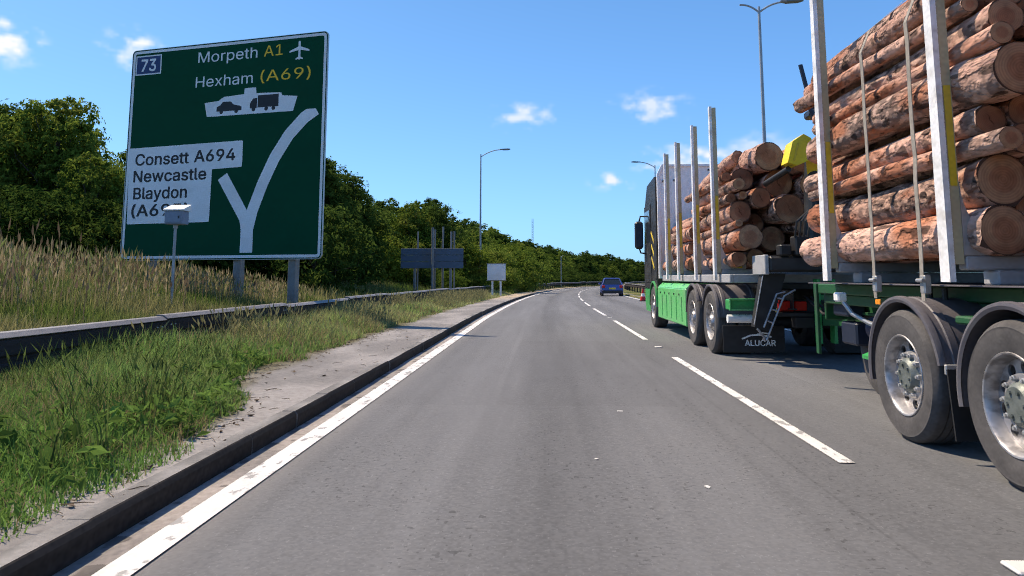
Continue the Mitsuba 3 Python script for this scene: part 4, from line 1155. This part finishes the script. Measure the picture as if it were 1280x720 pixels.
def load(where, y_rear, length, z0, top, first, mean, sd, seed, vis, jit=.16, n=110, skew=.45, rmax=.22):
    r = np.random.default_rng(seed)
    rad = list(first) + list(np.clip(r.normal(mean, sd, n), .075, rmax))
    W = FARX - NEARX - .27
    C_ = pack(W, top, rad, seed)
    rows = {}
    for c in C_:
        rows.setdefault(int(c[1] / .30), []).append(c)
    for b in rows:
        rows[b].sort()
    for x, z, q in C_:
        b = int(z / .30)
        i = rows[b].index((x, z, q))
        nth = sum(1 for c in rows[b] if c[0] - c[2] < .10 and c[1] < z)
        outer = x - q < .10
        top_ = z + q > top(x) - .12
        L = length * r.uniform(.95, 1.04)
        yr = y_rear + r.uniform(-jit, jit)
        taper = r.uniform(.70, .96)
        r0, r1 = (q, q * taper) if r.uniform() < .6 else (q * taper, q)
        body, uv, ends, uve = log_mesh(r0, r1, L, int(r.integers(1, 400)), 26 if q > .12 else 20)
        wx_, wz = NEARX + .135 + x, z0 + z
        tw = T().translate([wx_, yr, wz - (q - (r0 + r1) / 2) * .5]).rotate([0, 0, 1], float(r.normal(0, skew))).rotate([1, 0, 0], float(r.normal(0, skew * .6)))
        k = numbered('log')
        s = mikit.ply(body, 'm_bark', True, uv)
        s['to_world'] = tw
        scene[k] = s
        put_ends(ends, uve, k, tw)
        size = 'thick' if q > .165 else 'thin' if q < .115 else 'middling'
        if vis(x, z, q, outer, top_):
            row = ORD[min(b, 14)]
            side = 'against the stakes' if outer else f'{ORD[min(i, 14)]} from the stakes'
            tag(k, f'{size} pine log against the stakes, {ORD[nth]} in {row} layer up, {where}' if outer else f'{size} pine log {side}, {row} layer up, {where}', 'log', f'logs of {where}')
        else:
            tag(k, f'pine log buried inside {where}', 'log', f'logs of {where}')
    return C_


heap = lambda a, b: (lambda x: a + b * math.sin(math.pi * min(1, max(0, x / 2.28))))
load("the trailer's rear bay", 0.45, 3.55, 1.37, heap(1.75, .4), [.16, .15, .18], .155, .04, 21, lambda *a: False, n=75)
load("the trailer's front bay", 4.88, 3.3, 1.37, heap(1.92, .6), [.165, .11, .18, .09, .19, .10, .12, .10, .15], .116, .045, 8, lambda x, z, q, o, t: o or t or x < .6, .24, 150, .7, .172)
load("the lorry's rear bay", 11.55, 3.0, 1.36, heap(1.50, .36), [.15, .19, .11, .2, .09, .2], .138, .064, 35, lambda x, z, q, o, t: True, .42, 120, 2.1)
load("the lorry's front bay", 14.75, 3.0, 1.36, heap(1.02, .30), [.13, .15, .12], .13, .04, 44, lambda x, z, q, o, t: o or t, .2, 110, .8)
body, uv, ends, uve = log_mesh(.115, .135, 2.6, 77)
tw = T().translate([3.26, 12.35, 3.22]).rotate([0, 0, 1], 4).rotate([1, 0, 0], -9)
k = add('log', body, 'm_bark', smooth=True, uv=uv, to_world=tw, label="loose tilted log sticking up on top of the lorry's rear bay", cat='log')
put_ends(ends, uve, k, tw)

# webbing straps over the trailer load
for i, (y, lab) in enumerate(((6.34, 'forward grey webbing strap hanging down the trailer logs'), (5.55, 'rear grey webbing strap beside the near stake on the trailer logs'))):
    zs = np.linspace(1.05, 3.15, 15)
    rr = np.random.default_rng(50 + i)
    xs = NEARX + .045 + rr.normal(0, .0025, 15)
    pts = [(x, y + rr.normal(0, .002), z) for x, z in zip(xs, zs)] + [(2.84, y, 3.36), (3.2, y, 3.66), (3.98, y, 3.86)]
    segs = [beam(a, b, .05, .006, (1, 0, .3)) if False else hull([(p[0] + dx, p[1] + dy, p[2] + dx * .3) for p in (a, b) for dx in (0, .006) for dy in (-.026, .026)]) for a, b in zip(pts[:-1], pts[1:])]
    t = thing('webbing_strap', lab, 'strap', 'straps over the trailer load')
    add('band', segs, 'm_webbing', t)
    add('ratchet', [bx(NEARX + .04, NEARX + .095, y - .035, y + .035, 1.10, 1.24, .01), tube([(NEARX + .03, y - .045, 1.2), (NEARX + .03, y + .045, 1.2)], .014, 8)], 'm_steel', t)

# ------------------------------------------------------------------ cars
def car(label, x, y, paint_, rz):
    t = thing('car', label, 'car')
    A = trimesh.transformations.rotation_matrix(math.radians(rz), (0, 0, 1))
    A[:3, 3] = (x, y, float(zc(y)))

    def p(name, ms, m, parent=t, smooth=False):
        m_ = cat(ms) if isinstance(ms, list) else ms
        m_ = m_.copy()
        m_.apply_transform(A)
        return add(name, m_, m, parent, smooth)
    # nose along +y, rear along -y
    arch = unary_union([Point(1.28, .30).buffer(.36), Point(-1.28, .30).buffer(.36)])
    prof = Polygon([(-2.0, .22), (-2.05, .45), (-2.02, .78), (-1.95, .93), (.85, .93), (1.6, .82), (1.98, .68), (2.06, .45), (2.0, .22)]).difference(arch)
    lower = extr(prof, 1.52)
    lower.apply_transform(frame((-.76, 0, 0), (0, 1, 0), (0, 0, 1), (1, 0, 0)))
    sides = []
    for s in (-1, 1):
        m = extr(prof.buffer(-.05), .10)
        m.apply_transform(frame((-.86 if s < 0 else .761, 0, 0), (0, 1, 0), (0, 0, 1), (1, 0, 0)))
        sides.append(m)
    b = p('body', [lower] + sides, paint_)
    p('glasshouse', hull([(sx * w, yy, z) for sx in (-1, 1) for w, yy, z in ((.76, -1.93, .932), (.76, .80, .932), (.60, -1.45, 1.40), (.60, -.05, 1.40))]), 'm_glass', b)
    p('roof', hull([(sx * w, yy, z) for sx in (-1, 1) for w, yy, z in ((.61, -1.50, 1.402), (.61, -.02, 1.402), (.55, -1.42, 1.47), (.55, -.2, 1.46))]), paint_, b)
    for sx in (-1, 1):
        p('pillar', [beam((sx * .77, -1.95, .93), (sx * .605, -1.47, 1.41), .07, .05), beam((sx * .77, .82, .93), (sx * .605, -.03, 1.41), .05, .04), beam((sx * .77, -.55, .93), (sx * .607, -.60, 1.40), .06, .03)], paint_, b)
        p('tail_light', bx(sx * .70 - .12, sx * .70 + .12, -2.06, -1.96, .66, .88, .02), 'm_red', b)
        p('headlight', bx(sx * .66 - .14, sx * .66 + .14, 1.93, 2.04, .56, .70, .02), 'm_headlamp', b)
        p('door_mirror', bx(sx * .94 - .08, sx * .94 + .08, .5, .62, .92, 1.05, .02), paint_, b)
        for yy in (1.28, -1.28):
            w = lathe([(.17, .0), (.30, .0), (.315, .03), (.315, .18), (.30, .2), (.1, .2)], 28)
            w.apply_translation((.68 if sx > 0 else -.88, yy, .313))
            wk = p('wheel', w, 'm_tyre', smooth=35)
            rm = lathe([(.20, .012), (.05, .02), (.001, .02)], 20)
            if sx > 0:
                rm.apply_scale([-1, 1, 1])
                rm.apply_translation((.88, yy, .313))
            else:
                rm.apply_translation((-.88, yy, .313))
            p('rim', rm, 'm_alu', wk)
    p('bumper', [bx(-.80, .80, -2.12, -2.03, .26, .48, .03), bx(-.80, .80, 2.04, 2.10, .26, .44, .03)], 'm_black', b)
    p('number_plate', bx(-.26, .26, -2.07, -2.045, .56, .68, .004), 'm_plate', b)
    p('front_plate', bx(-.26, .26, 2.10, 2.115, .40, .51, .004), 'm_white', b)


car('blue hatchback seen from behind far ahead in the right lane', 5.55, 62, 'm_carblue', -2.4)
tc = thing('traffic_cone', 'red traffic cone with a white band just left of the lorry cab', 'traffic cone')
cxx, cyy, cz = 5.50 + float(cx(44)), 44.0, float(zc(44))
cone = lambda r0, z0, r1, z1: tube([(cxx, cyy, z0 + cz), (cxx, cyy, z1 + cz)], [r0, r1], 20)
add('base', bx(cxx - .23, cxx + .23, cyy - .23, cyy + .23, .010 + cz, .05 + cz, .02), 'm_black', tc)
add('body', [cone(.18, .05, .125, .28), cone(.083, .455, .035, .72)], 'm_red', tc, smooth=40)
add('white_band', cone(.1245, .281, .084, .4545), 'm_white', tc, smooth=40)
